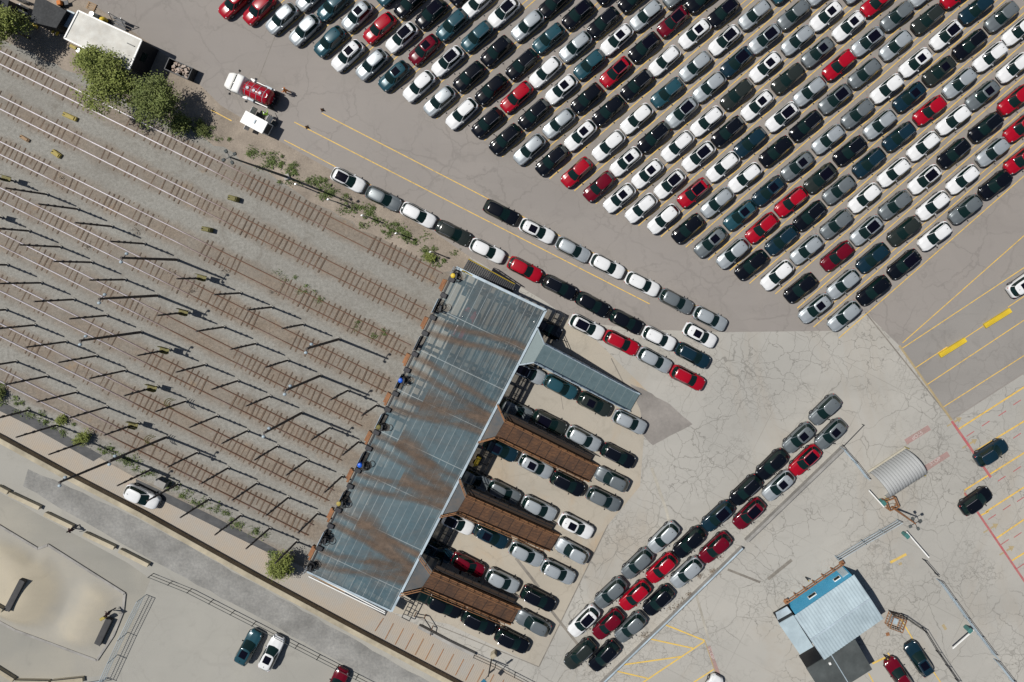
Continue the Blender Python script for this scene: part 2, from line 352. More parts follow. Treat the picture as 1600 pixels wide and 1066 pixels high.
def text(body, px, py, ang, size, k='white_letter'):
    cu = bpy.data.curves.new('painted_word', 'FONT'); cu.body = body; cu.size = size; cu.align_x = 'CENTER'; cu.align_y = 'CENTER'; cu.extrude = .0; cu.offset = .01
    o = bpy.data.objects.new('painted_word', cu); C.objects.link(o); o.location = (*W(px, py), ZL+.009); o.rotation_euler = (0,0,ang); cu.materials.append(M['wline']); o['kind'] = 'structure'; return o
M['strip'] = speckle('pale_patched_joint', (.40,.375,.32), (.33,.31,.265), 3, .5, .9); M['seal'] = speckle('sealed_joint', (.17,.155,.135), (.24,.22,.19), 3, .5, .9)
mk['strip'] = MB(); mk['seal'] = MB()
line((1018,731),(1042,800),4.5,'strip',.0125); line((1042,800),(1052,850),4,'strip',.0135); line((1088,930),(1108,1002),3.5,'strip',.0125); line((806,872),(842,918),4.5,'seal',.0125); line((858,950),(905,1010),4,'seal',.0125)
line((1137,890),(1188,910),3.5,'seal',.0125); line((1200,905),(1237,875),5,'seal',.0125); line((1352,488),(1487,657),2,'seal',.0155); line((640,960),(842,1042),1.2,'seal',.0125); line((950,820),(842,1042),1.6,'seal',.0130)
line((955,560),(975,600),1.5,'seal',.0125); line((860,520),(880,640),0.8,'seal',.0125); line((440,30),(400,135),1.0,'seal',.0165)
for k_ in ('strip','seal'): mk.pop(k_).build('paving_joints', M[k_])['kind'] = 'structure'
text('STOP', 1433, 680, R(32+180), .62); text('STOP', 1461, 721, R(32), .62); text('STOP', 1111, 1021, R(-72), .62)

# ---------------------------------------------------------------- cars
L_, W_ = 4.6, 1.87
def zr(x, y): return 1.655-.05*(y/.65)**2-.045*((x+.72)/1.0)**2
def hw(x):
    if x > 1.35: return .935*math.sqrt(max(.02, 1-.64*((x-1.35)/.95)**2.8))
    if x < -1.55: return .935*math.sqrt(max(.02, 1-.52*((-1.55-x)/.75)**2.6))
    return .935
def interp(x, T):
    for (a, va), (b, vb) in zip(T, T[1:]):
        if a <= x <= b: return va+(vb-va)*(x-a)/(b-a)
    return T[-1][1] if x > T[-1][0] else T[0][1]
ZT = [(-2.3,.80),(-2.24,.98),(-2.1,1.06),(-1.5,1.08),(.6,1.04),(1.0,1.03),(1.5,.985),(1.9,.91),(2.12,.83),(2.24,.74),(2.3,.62)]
ZB = [(-2.3,.45),(-2.2,.33),(-1.9,.27),(1.9,.27),(2.2,.32),(2.3,.42)]
def body_mesh():
    b = MB(); xs = [-2.3,-2.27,-2.2,-2.1,-1.95,-1.75,-1.5,-1.2,-.8,-.3,.2,.6,.9,1.1,1.3,1.5,1.7,1.87,2.0,2.1,2.18,2.24,2.28,2.3]
    rings = []
    for x in xs:
        h = hw(x); zt = interp(x, ZT); zb = interp(x, ZB); e = 1 if -1.9 < x < 1.9 else .96
        half = [(h*.90, zb),(h*.985, zb+.10),(h*1.0*e, zb+(zt-zb)*.55),(h*.975, zb+(zt-zb)*.80),(h*.925, zt-.055),(h*.87, zt-.015),(h*.80, zt+.002),(h*.64, zt+.006),(h*.58, zt+.036),(h*.30, zt+.05)]
        ring = [(x, -y, z) for y, z in half]+[(x, 0, zt+.044)]+[(x, y, z) for y, z in half[::-1]]
        rings.append(ring)
    n = len(rings[0]); vs = [v for r in rings for v in r]; fs = []
    for i in range(len(rings)-1):
        for j in range(n-1): fs.append((i*n+j, (i+1)*n+j, (i+1)*n+j+1, i*n+j+1))
        fs.append((i*n+n-1, (i+1)*n+n-1, (i+1)*n, i*n))
    fs.append(tuple(range(n))); o = (len(rings)-1)*n; fs.append(tuple(o+k for k in range(n-1,-1,-1)))
    b.add(vs, fs); b.f = [f for f in b.f]; return b
def ringpts(x0, x1, b, z, n=56, ex=5., dome=False, bow=1.):
    out = []; cx, a = (x0+x1)/2, (x1-x0)/2
    for i in range(n):
        t = 2*math.pi*i/n; c, s_ = math.cos(t), math.sin(t)
        x = cx+a*math.copysign(abs(c)**(2/ex), c); y = b*math.copysign(abs(s_)**(2/ex), s_)
        u = (x-x0)/(x1-x0); y *= 1-.10*max(0, (.35-u)/.35)**2-.10*max(0, (u-.62)/.38)**2
        x -= bow*(.17 if u > .5 else -.13)*(abs(u-.5)*2)**2*(y/b)**2
        out.append((x, y, zr(x, y) if dome else z))
    return out
NR = 56
GL = [ringpts(-2.22,1.16,.90,1.04), ringpts(-2.18,1.04,.885,1.09), ringpts(-1.84,.42,.745,1.47), ringpts(-1.78,.22,.715,1.56,ex=6.5,bow=.6), ringpts(-1.74,.15,.68,0,ex=6.5,dome=True,bow=.5), ringpts(-1.5,-.02,.50,0,ex=6.5,dome=True,bow=.4), ringpts(-1.1,-.4,.22,0,dome=True,bow=.3)]
def seg_kind(i):
    a = (i+.5)/NR*360; a = min(a, 360-a)
    if a < 44: return 'windscreen'
    if a < 53: return 'pillar'
    if a < 119: return 'side'
    if a < 131: return 'pillar'
    return 'rear'
def green_parts():
    P_ = {'roof': MB(), 'windscreen': MB(), 'rear_window': MB(), 'sl': MB(), 'sr': MB()}
    def q(b, L, i, off=0):
        j = (i+1)%NR; b.add([GL[L][i], GL[L][j], GL[L+1][j], GL[L+1][i]], [(0,1,2,3)])
    for i in range(NR):
        k = seg_kind(i); a = (i+.5)/NR*360
        for L in range(len(GL)-1):
            if L >= 3: q(P_['roof'], L, i)
            elif k == 'pillar': q(P_['roof'], L, i)
            elif k == 'windscreen': q(P_['windscreen'], L, i)
            elif k == 'rear': q(P_['roof'] if L in (0,) else P_['rear_window'], L, i)
            else: q(P_['roof'] if L in (0,) else P_['sl' if a < 180 else 'sr'], L, i)
    top = GL[-1]; P_['roof'].add(top, [tuple(range(NR))]); return P_
def merge(me):
    import bmesh
    bm = bmesh.new(); bm.from_mesh(me); bmesh.ops.remove_doubles(bm, verts=bm.verts, dist=1e-4); bmesh.ops.recalc_face_normals(bm, faces=bm.faces); bm.to_mesh(me); bm.free(); me.shade_smooth(); return me
BODY = merge(body_mesh().mesh('body', PAINT['W']))
gp = green_parts(); GM = {k: merge(v.mesh(k, M['glass'])) for k, v in gp.items()}
def top_sheet(x0, x1, b, z, n=8):
    m_ = MB(); vs = []; fs = []
    for i in range(n+1):
        x = x0+(x1-x0)*i/n; f = 1-.06*max(0, (i/n-.8)/.2)
        for j in range(n+1): y = b*f*(2*j/n-1); vs.append((x, y, zr(x, y)+z))
    for i in range(n):
        for j in range(n): a = i*(n+1)+j; fs.append((a, a+n+1, a+n+2, a+1))
    return m_.add(vs, fs)
SUN = merge(top_sheet(-.98,-.02,.45,.014).mesh('sunroof', M['roofglass'])); PAN = merge(top_sheet(-1.38,.12,.54,.014).mesh('panoramic_roof', M['roofglass']))
SUNF = merge(top_sheet(-.78,-.0,.43,.008).mesh('f', M['trim']))
def rail_mesh(s_):
    m_ = MB(); pts = [(x, s_*.625, zr(x, .625)+(.035 if -1.55 < x < -.1 else .0)) for x in (-1.6,-1.5,-1.1,-.7,-.3,-.12,0)]
    for a, b in zip(pts, pts[1:]): m_.tube(a, b, .019, n=6)
    return m_.mesh('roof_rail', M['chrome'])
RAILS = [rail_mesh(1), rail_mesh(-1)]
def wheel_mesh():
    m_ = MB(); n = 18; prof = [(.20,-.11),(.33,-.12),(.355,-.08),(.355,.08),(.33,.12),(.20,.11)]; vs = []; fs = []
    for r, y in prof:
        for i in range(n): a = 2*math.pi*i/n; vs.append((r*math.cos(a), y, r*math.sin(a)))
    for j in range(len(prof)-1):
        for i in range(n): fs.append((j*n+i, (j+1)*n+i, (j+1)*n+(i+1)%n, j*n+(i+1)%n))
    return m_.add(vs, fs).mesh('wheel', M['tyre'])
WH = wheel_mesh()
def rim_mesh():
    m_ = MB()
    for s_ in (-1, 1):
        for k in range(5): a = 2*math.pi*k/5; m_.tube((0, s_*.095, 0), (.2*math.cos(a), s_*.105, .2*math.sin(a)), .03, .022, 5)
    m_.tube((0,-.09,0),(0,.09,0),.205,n=16); return m_.mesh('rim', M['rim'])
RIM = rim_mesh()
def mirror_mesh(s_): return MB().box((.62, s_*.985, 1.07), (.14,.20,.13), 0, .035).mesh('wing_mirror', M['trim'])
MIR = {}
HL = [MB().ell((1.93, s_*.66, .80), (.19,.13,.085)).mesh('headlight', M['lamp'], True) for s_ in (1, -1)]
TLm = [MB().ell((-2.12, s_*.70, .90), (.10,.12,.10)).mesh('tail_light', M['tail'], True) for s_ in (1, -1)]
GRI = MB().box((2.27,0,.60), (.06,.80,.22), 0, .02).mesh('grille', M['trim'])
CLAD = MB()
for s_ in (1,-1):
    CLAD.box((0, s_*.93, .30), (2.1,.04,.12), 0, .015)
    for wx in (1.40,-1.36):
        for k in range(7):
            a0, a1 = math.pi*k/7, math.pi*(k+1)/7
            CLAD.bar((wx+.42*math.cos(a0), s_*.93, .35+.42*math.sin(a0)), (wx+.42*math.cos(a1), s_*.93, .35+.42*math.sin(a1)), .05, .04)
CLAD = CLAD.mesh('sill_cladding', M['trim'])
WIP = MB().tube((.94,-.1,1.075),(.72,.62,1.19),.012,n=4).tube((.94,.5,1.075),(.78,-.2,1.175),.012,n=4).mesh('wiper', M['trim'])
paint_mesh = {}
def pm(me, c, nm):
    k = (nm, c)
    if k not in paint_mesh: x = me.copy(); x.name = nm; x.materials.clear(); x.materials.append(PAINT[c]); paint_mesh[k] = x
    return paint_mesh[k]
FIN = MB().box((-1.42,0,zr(-1.42,0)+.03), (.16,.05,.07), 0, .02).mesh('antenna', M['trim'])
MIRM = [mirror_mesh(1), mirror_mesh(-1)]
protos = {}
def child(name, me, par):
    o = bpy.data.objects.new(name, me); C.objects.link(o); o.parent = par; return o
def car_proto(c, rf, rails):
    r = thing('parked_car', 'x', 'car')
    b = child('body', pm(BODY, c, 'body'), r)
    child('roof', pm(GM['roof'], c, 'roof'), r)
    child('windscreen', GM['windscreen'], r); child('rear_window', GM['rear_window'], r); child('side_window', GM['sl'], r); child('side_window', GM['sr'], r)
    child('grille', GRI, b); child('sill_cladding', CLAD, b)
    for h in HL: child('headlight', h, r)
    for h in TLm: child('tail_light', h, r)
    for h in MIRM: child('wing_mirror', pm(h, c, 'wing_mirror') if c in 'WRSB' else h, r)
    child('antenna', FIN, r)
    if rf == 's': child('sunroof', SUN, r)
    if rf == 'P': child('panoramic_roof', PAN, r)
    if rails:
        for h in RAILS: child('roof_rail', h, r)
    for wx in (1.40,-1.36):
        for s_ in (1,-1):
            w = child('wheel', WH, r); w.location = (wx, s_*.83, .355); child('rim', RIM, w)
    return r
ORD = ['first','second','third','fourth','fifth','sixth','seventh','eighth','ninth','tenth','eleventh','twelfth','thirteenth','fourteenth','fifteenth','sixteenth','seventeenth','eighteenth','nineteenth','twentieth']
ORD += ['twenty-'+o for o in ORD[:9]]+['thirtieth']
RN = {'p':'plain roof', 's':'sunroof', 'P':'glass roof'}
car_i = 0
def car(px, py, c, rf, yaw, label, group, z=0., scale=1.):
    global car_i
    car_i += 1
    rails = rf == 'P' or (car_i*7)%10 < 5
    k = (c, rf, rails)
    if k not in protos: protos[k] = car_proto(*k); o = protos[k]
    else: o = copy_tree(protos[k])
    x, y, _ = P(px, py, .95+z)
    o.location = (x, y, z+.02); o.rotation_euler = (0,0,R(yaw+((car_i*37)%11-5)*.22)); tag(o, label, 'car', group)
    s_ = scale*.955; v_ = 1+((car_i*53)%9-4)*.006; o.scale = (s_*v_, s_, s_*(1+((car_i*31)%5-2)*.012))
    return o
LOT = """365 3 Rp;403 13 Rp;439 28 Sp;475 46 Sp;514 64 Bp;542 86 Ws;580 100 Sp;615 118 Bs;654 134 Wp;686 157 Sp;721 177 Wp;761 191 Kp;789 217 Kp;827 233 Sp;862 250 Kp;901 269 Rp;936 291 Mp;968 309 Ws;1002 325 Wp;1037 342 Wp;1075 357 Kp;1111 378 Gs;1146 396 Sp;1175 414 Kp;1215 430 Wp;1252 450 Kp;1275 482 Ss;1320 494 Sp;
486 -8 Sp;519 8 Bp;557 24 Ss;592 43 Rp;627 58 WP;662 77 Ms;699 95 WP;732 119 Kp;767 139 Kp;807 151 Rp;834 178 Kp;873 192 Sp;907 211 Ws;951 227 Wp;978 252 Ws;1012 271 Ws;1047 287 WP;1084 301 RP;1121 316 Sp;1157 336 Bs;1191 356 Rp;1222 375 Np;1261 390 Sp;1309 400 Mp;1319 444 Sp;1366 454 Kp;
612 -15 Bp;640 3 Kp;673 20 KP;706 38 Bp;745 56 Bp;775 79 Kp;815 100 Kp;852 112 Wp;877 139 Ws;917 153 Kp;951 172 Kp;995 185 Wp;1022 214 Kp;1059 228 Wp;1092 244 WP;1130 260 Wp;1165 277 Wp;1202 298 Ns;1237 315 Rp;1266 337 Kp;1308 350 Gp;1355 360 SP;1365 403 Np;1414 413 KP;
725 -17 Kp;746 3 Wp;787 18 WP;824 39 Sp;857 59 Bp;899 72 Sp;921 100 Bp;962 112 RP;995 132 Kp;1043 144 Bp;1066 175 SP;1105 189 Wp;1138 205 Kp;1173 222 Np;1213 236 Kp;1247 259 Gs;1283 278 DP;1312 296 Gp;1352 309 Wp;1400 320 Gp;1414 361 Dp;1462 369 Wp;
866 3 Kp;903 21 KP;943 34 Kp;964 61 Ws;1007 73 KP;1039 94 Wp;1087 103 Sp;1109 135 Sp;1152 147 Dp;1184 164 Ws;1223 182 WP;1260 196 Kp;1295 217 Sp;1329 235 Kp;1359 254 Np;1398 269 Wp;1446 280 WP;1459 321 Wp;1510 327 Gp;
955 -18 Kp;991 -6 Kp;1010 23 Sp;1052 33 MP;1086 52 Ws;1133 62 WP;1152 96 NP;1196 60 SP;1197 104 Ws;1232 122 Dp;1266 142 Sp;1306 154 GP;1341 177 Gp;1376 194 Sp;1406 213 Np;1444 228 Wp;1492 239 Kp;1506 280 Wp;1557 288 Kp;
1062 -13 Gp;1098 -5 Kp;1131 18 KP;1180 22 Sp;1241 22 Gp;1247 62 Sp;1279 81 Gs;1312 101 Rp;1352 114 Gp;1387 138 Wp;1422 151 Ns;1454 172 Rp;1491 187 Wp;1542 198 Kp;1553 237 Sp;1597 249 Rp;
1230 -19 Bp;1286 -16 Sp;1292 24 Ws;1327 40 Ws;1357 64 SP;1401 70 Sp;1432 97 Ws;1469 110 Ds;1501 129 Sp;1537 148 Gs;1588 155 Rp;1597 198 Rp;
1344 -19 Sp;1372 2 Rp;1403 24 Gp;1451 29 Dp;1480 54 WP;1517 69 Kp;1549 88 Wp;1586 105 Wp;1447 -14 Sp;1497 -11 Rp;1527 13 Np;1567 25 Gp;1594 47 Wp"""
A41 = R(41.2); sA, cA = math.sin(A41), math.cos(A41)
cars = []
for e in LOT.replace('\n', '').split(';'):
    x, y, k = e.split(); cars.append((float(x), float(y), k[0], k[1]))
lanes = {}
for x, y, c, rf in cars:
    n = x*sA+y*cA; k = round((n-236.5)/37.25); lanes.setdefault(k, []).append((x*cA-y*sA, x, y, c, rf))
k0 = min(lanes); front = {}
for k in sorted(lanes):
    lst = sorted(lanes[k]); front[k] = (lst[0][0], lst[0][1]*sA+lst[0][2]*cA)
    for i, (t, x, y, c, rf) in enumerate(lst):
        car(x, y, c, rf, 221.2-(x-1000)*.0035, f"{CN[c]} SUV, {RN[rf]}, {ORD[i]} from front in the {ORD[k-k0]} lane from left", 'cars parked in the angled lanes of the big lot')
ks = sorted(front)
for k in ks:
    tf = front[k][0]; nb = 236.5+37.25*k+18.6
    if k+1 in front: t0 = min(tf, front[k+1][0])-22; nb = (front[k][1]+front[k+1][1])/2
    else: t0 = tf-30
    t1 = 1900
    a = (nb*sA+t0*cA, nb*cA-t0*sA); b = (nb*sA+t1*cA, nb*cA-t1*sA); line(a, b, 1.4, 'yline')
    if k+1 in front:
        nb2 = nb-8; t2 = t0+3; line((nb2*sA+t2*cA, nb2*cA-t2*sA), (nb2*sA+t1*cA, nb2*cA-t1*sA), 1.2, 'yline')
#print('LANES', k0, [(k-k0, len(lanes[k])) for k in ks], len(cars))
def row(s_, yaw, where, group, z=0.):
    for i, e in enumerate(s_.split(';')):
        x, y, k = e.split(); c, rf = k[0], k[1]
        car(float(x), float(y), c, rf, yaw, f"{CN[c]} SUV, {RN[rf]}, " + (f"{ORD[i]} " if ';' in s_ else '') + where, group, z)
QG = 'cars queued nose to tail beside the loading deck'
row('543 281 WP;598.5 310 Gp;653 336 Wp;708 364 Dp;761 392 Wp;820 421 Rp;874 449 Kp;926 476 Kp;979 503 Kp;1030 529 Wp;1083 556 Np', -27, 'from upper left in queue along the gravel verge', QG)
row('783 332 Kp;839 361 Ws;895 390 Sp;949 416 Wp;1004 444 Wp;1057 471 Gp;1110 498 Sp', -27, 'from upper left in the queue between yellow lines', QG)
row('1094 524 Ws', -27, 'alone at the lower right end between two queues', QG)
row('917 511 WP;971 536 Rp;1023 563 Sp;1075 591 Rp', -27, 'in the four car queue above the grey ramp', QG)
row('825 582 SP;876 605 Bp;929 632 Ds;984 660 Sp', -27, 'from deck in row below the grey ramp', QG)
row('806 641 Gp;858 661 DP;912 686 Sp;966 713 Kp', -27, 'from deck in row above highest rusty ramp', QG)
row('782 703 Ns;837 729 Ss;887 757 Kp;943 781 Gp', -27, 'from deck in row below highest rusty ramp', QG)
row('740 749 Gp;787 770 Gp;842 795 Sp;900 823 Ws', -27, 'from deck in row above the middle rusty ramp', QG)
row('713 817 WP;767 839 Ns;822 867 Sp;872 895 Sp', -27, 'from deck in row below the middle rusty ramp', QG)
row('682 862 Np;731 884 Mp;785 909 Sp;841 937 Kp', -27, 'from deck in row above the lowest rusty ramp', QG)
row('655 928 Dp;694 948 Kp;748 974 Kp;800 1003 Kp', -27, 'from deck in row below the lowest rusty ramp', QG)
row('852 512 Kp', -27, 'half under the upper right corner of the deck', QG)
row('725 508 Rp', 63, 'seen dimly through the upper left deck grating', QG)
row('956 749.5 Gp', 153, 'facing up the foot of the highest rusty ramp', QG)
row('894 862 Sp', 153, 'facing up the foot of the middle rusty ramp', QG)
row('833 975 Gp', 153, 'facing up the foot of the lowest rusty ramp', QG)
DG = 'cars parked in the diagonal triple block by the low wall'
row('912 972 WP;954 928 Gp;996 882 Gp;1037 841 Sp', 224, 'from bottom in the left row of the diagonal block', DG)
row('906 1024 Dp;950 977 Mp;992 932 Rp;1034 889 Rp;1077 849 Kp;1122 808 NP;1166 767 Kp;1207 727 Kp;1249 685 Gs;1290 641 Gp', 224, 'from bottom in the middle row of the diagonal block', DG)
row('944 1027 Kp;985 982 Gp;1029 940 Kp;1073 896 Sp;1118 857 Mp;1171 804 MP;1217 760 Ss;1259 720 RP;1299 679 Gs', 224, 'from bottom in diagonal row beside low wall', DG)
OG = None
car(1551,708,'N','p',33,'dark blue car driving over the red stop line, bright glinting mirror',OG); car(1527,784,'K','p',35,'black car in the painted lane just below the red line gap',OG)
car(1602,443,'W','s',34,'white car cut by the right edge on the asphalt lane',OG); car(1437.5,1031,'N','s',124,'dark blue car parked beside the fence near the tan cage',OG)
car(1406,1056,'M','p',124,'maroon car parked beside the black roofed shed',OG); car(387,1013,'B','s',62,'teal blue car parked left of the white car on pale road',OG)
car(423,1022,'W','s',64,'white car with black sunroof on the pale lot at bottom left',OG); car(524,1073,'M','p',64,'maroon car cut by the bottom edge near the road fence',OG)
car(220,777,'W','p',-25,'white car parked on the tan strip beside the brown barrier',OG); car(1110,1083,'W','p',60,'white car cut by the bottom edge by the yellow hatching',OG)
ml = {'yline': 'yellow_markings', 'yline2': 'yellow_markings', 'yfade': 'yellow_markings', 'rline': 'red_markings', 'rfade': 'red_markings'}
for k, nm in ml.items(): mk[k].build(nm, M[k])['kind'] = 'structure'
exec_rest = True
# ---------------------------------------------------------------- railway tracks
ends = [(687,435),(662,492),(637,547),(606,604),(569,657),(538,711),(518,774),(486,828)]
starts = [90,160,231,303,373,444,515,585]
tie_me = MB().box((0,0,0), (.19,2.45,.09), 0, .02).mesh('tie', M['tie'])
tie_var = [tie_me]
for dl, dw in ((2.65,.17),(2.3,.21),(2.55,.15)): tie_var.append(MB().box((0,0,0), (dw,dl,.085), 0, .025).mesh('tie', M['tie']))
for ti, ((ex, ey), y0) in enumerate(zip(ends, starts)):
    sx = -70; sy = y0+(ey-y0)/ex*sx
    a, b = Vector(W(sx, sy)), Vector(W(ex, ey)); d = (b-a); Ln = d.length; d.normalize(); rz = math.atan2(d.y, d.x)
    t = thing('railway_track', f"rusty railway track ending at the deck, {ORD[ti]} of eight from the top", 'railway track', (b.x, b.y, 0), rz, 'parallel railway tracks of the yard')
    for s_ in (1, -1):
        m_ = MB()
        for k in range(int(Ln/6)):
            x1 = -k*6.; x0 = max(-Ln, x1-6)
            m_.box(((x0+x1)/2, s_*.70, .155), (x1-x0, .06, .10)); 
        m_.box((-Ln/2, s_*.70, .09), (Ln, .11, .03))
        o = m_.build('rail', M['railhead'], t)
        # material reads the place of the rail along the yard
    n = 0; x = -.35
    buried = [(random.uniform(10, Ln-8), random.uniform(2, 6)) for _ in range(2 if ti < 4 else 3)]
    while x > -Ln and n < 98:
        if not any(abs(-x-c_) < h_/2 for c_, h_ in buried):
            o = bpy.data.objects.new('tie', random.choice(tie_var)); C.objects.link(o); o.parent = t
            o.location = (x, random.uniform(-.06,.06), random.choice((.02,.01,.0,-.02,-.032,-.036) if x > -Ln*.4 else (.0,-.015,-.03,-.036,-.04,-.044,-.05))); o.rotation_euler = (random.uniform(-.02,.02), 0, random.uniform(-.06,.06)); n += 1
        x -= random.uniform(.62,.76) if ti < 2 else random.uniform(.60,.74)
for o in [x for x in C.objects if x.name.startswith('rail.') or x.name == 'rail']: pass

# ---------------------------------------------------------------- yard posts
SHORT = {0: "74 304;122 327;175 354;226 381;322 435;376 458;425 480;474 507", 1: "46 361;95 386;144 410;196 437;294 488;350 511;400 537;450 563;544 610;589 633",
 2: "12 414;65 442;116 468;167 493;265 546;321 570;372 595;422 619;516 668;561 690", 3: "10 484;55 508;104 534;151 556;196 579;246 604;291 627;340 650;387 673;434 697;480 719;535 744",
 4: "26 565;74 588;120 613;167 636;217 661;309 707;357 731;402 755;451 777;497 802", 5: "45 641;90 664;137 689;236 734;279 756;327 780;377 805;422 825;464 846"}
TALL = {0: "277 406;530 530", 1: "247 462;501 587", 2: "221 519;472 645", 4: "261 683"}
RW = ['first','second','third','fourth','fifth','sixth']
def post(px, py, h, label, tall, group, plat=False, hook=False):
    x, y = W(px, py); t = thing('yard_post', label, 'post', (x, y, 0), 0, group)
    r = .17 if tall else .125
    MB().tube((0,0,0),(0,0,h),r,r*.72,8).build('shaft', M['pole'], t)
    for f in (.42,.6,.78): MB().box((.03*random.choice((-1,1)),.02,h*f), (.26,.24,.42 if f == .6 else .3), random.random(), .04).build('clamp', M['polecap'], t)
    MB().box((0,0,.12), (.4,.4,.12), R(-27), .03).build('footing', M['concrete'], t)
    if plat:
        m_ = MB().box((.25,.1,1.5), (1.15,.62,.06), R(-15), .01); 
        m_.box((.25,.42,1.9), (1.15,.05,.5), R(-15), .01).box((.25,-.2,1.9), (1.15,.05,.5), R(-15), .01)
        m_.build('service_platform', M['olive'], t)
    if hook:
        m_ = MB(); 
        for q in range(3):
            pts = [(-.1-.0*q, .55*math.sin(a)+.1*q, 2.1+.55*math.cos(a)) for a in [R(d_) for d_ in range(-60, 100, 26)]]
            pts = [(p_[0]-.55*abs(math.sin((i)/6*3.1))-.25*q, p_[1], p_[2]) for i, p_ in enumerate(pts)]
            for a, b in zip(pts, pts[1:]): m_.tube(a, b, .045, n=5)
        m_.build('hose_hook', M['olive'], t)
    if tall:
        m_ = MB().box((0,0,h-.4), (.09,1.1,.1), R(-35), .02); m_.build('crossarm', M['polecap'], t)
        for s_ in (-1, 1):
            MB().ell((.3*s_+.12, s_*.45, h-.3), (.2,.17,.16)).build('floodlight', M['palesteel'], t, True)
    return t
PLAT = {(322,435),(294,488),(265,546),(246,604),(217,661)}; HOOK = {(291,627)}
for rk, s_ in SHORT.items():
    for i, e in enumerate(s_.split(';')):
        x, y = map(int, e.split()); pl = (x, y) in PLAT
        post(x, y, 6.3, f"dark slim post, {ORD[i]} from the left in the {RW[rk]} post row from the top", False, 'slim posts standing between the tracks', pl, (x, y) in HOOK)
for rk, s_ in TALL.items():
    for i, e in enumerate(s_.split(';')):
        x, y = map(int, e.split()); post(x, y, 10.6, f"tall floodlight post, {'left' if i == 0 else 'deck-side'} one in the {RW[rk]} post row from the top", True, 'tall floodlight posts between the tracks', False, (x, y) == (261,683))
post(191, 713, 10.4, 'tall dark post at the edge of the tan slab strip above the white car', True, 'tall floodlight posts between the tracks')
post(22, 283, 5.2, 'dark post with olive platform at the upper left between the tracks', False, None, True)
post(3, 340, 5.2, 'dark post with olive platform cut by the left edge', False, None, True)
# tall mast on the verge
def mast(px, py, h, label, n=4):
    x, y = W(px, py); t = thing('light_mast', label, 'light mast', (x, y, 0))
    MB().tube((0,0,0),(0,0,h),.16,.08,10).build('mast_pole', M['greyroof'] if h > 8 else M['rust'], t)
    MB().box((0,0,h-.1), (1.3,.07,.07), .5, .02).box((0,0,h-.1), (.07,1.3,.07), .5, .02).build('crossarm', M['darksteel'], t)
    for k in range(n):
        a = .5+k*math.pi/2; MB().box((.65*math.cos(a), .65*math.sin(a), h), (.36,.32,.2), a, .05).build('floodlight', M['greyroof'], t)
    MB().box((0,0,.15), (.7,.7,.3), .3, .05).build('footing', M['concrete'], t)
mast(449, 277, 14.5, 'tall steel light mast on the weedy verge above the tracks')
mast(1392, 791, 5.8, 'rusty light mast with four lamps beside the arched shelter')
for i, (x, y) in enumerate([(477,293),(526,316),(577,340),(628,367),(680,395)]):
    X, Y = W(x, y); t = thing('verge_post', f"short pale post in weeds along the verge, {ORD[i]} of five from the left", 'post', (X, Y, 0), 0, 'pale posts along the verge')
    MB().tube((0,0,0),(0,0,3.2),.09,.07,8).build('shaft', M['steel'], t); MB().box((0,0,2.9), (.3,.12,.4), .4, .03).build('sign_box', M['white'], t)
# equipment boxes between tracks
def ybox(px, py, l, w, h, rz, m1, label, z=.0):
    x, y = W(px, py); t = thing('equipment_box', label, 'equipment box', (x, y, z), rz)
    MB().box((0,0,h/2), (l,w,h), 0, .08).build('box_body', m1, t); MB().box((l*.2,0,h+.05), (l*.35,w*.7,.1), 0, .03).build('lid', M['offwhite'] if m1 is M['yellow'] else m1, t)
    MB().tube((-l*.38,0,h),(-l*.38,0,h+.18),.05,.05,8).build('handle', M['darksteel'], t)
ybox(111,183,1.85,.55,.35,R(-24),M['oldyellow'],'long yellow box on gravel between the two uppermost tracks')
ybox(90,241,1.25,.6,.35,R(-35),M['oldyellow'],'small plain yellow box on gravel below the second track')
ybox(40,217,1.3,.42,.25,R(-30),M['wood'],'pale orange plank box on gravel near the left edge')
ybox(368,311,1.15,.62,.9,R(-15),M['olive'],'olive box on gravel below the uppermost track, right one')
ybox(327,359,1.1,.55,.9,R(-12),M['olive'],'olive box on gravel between second and third tracks')

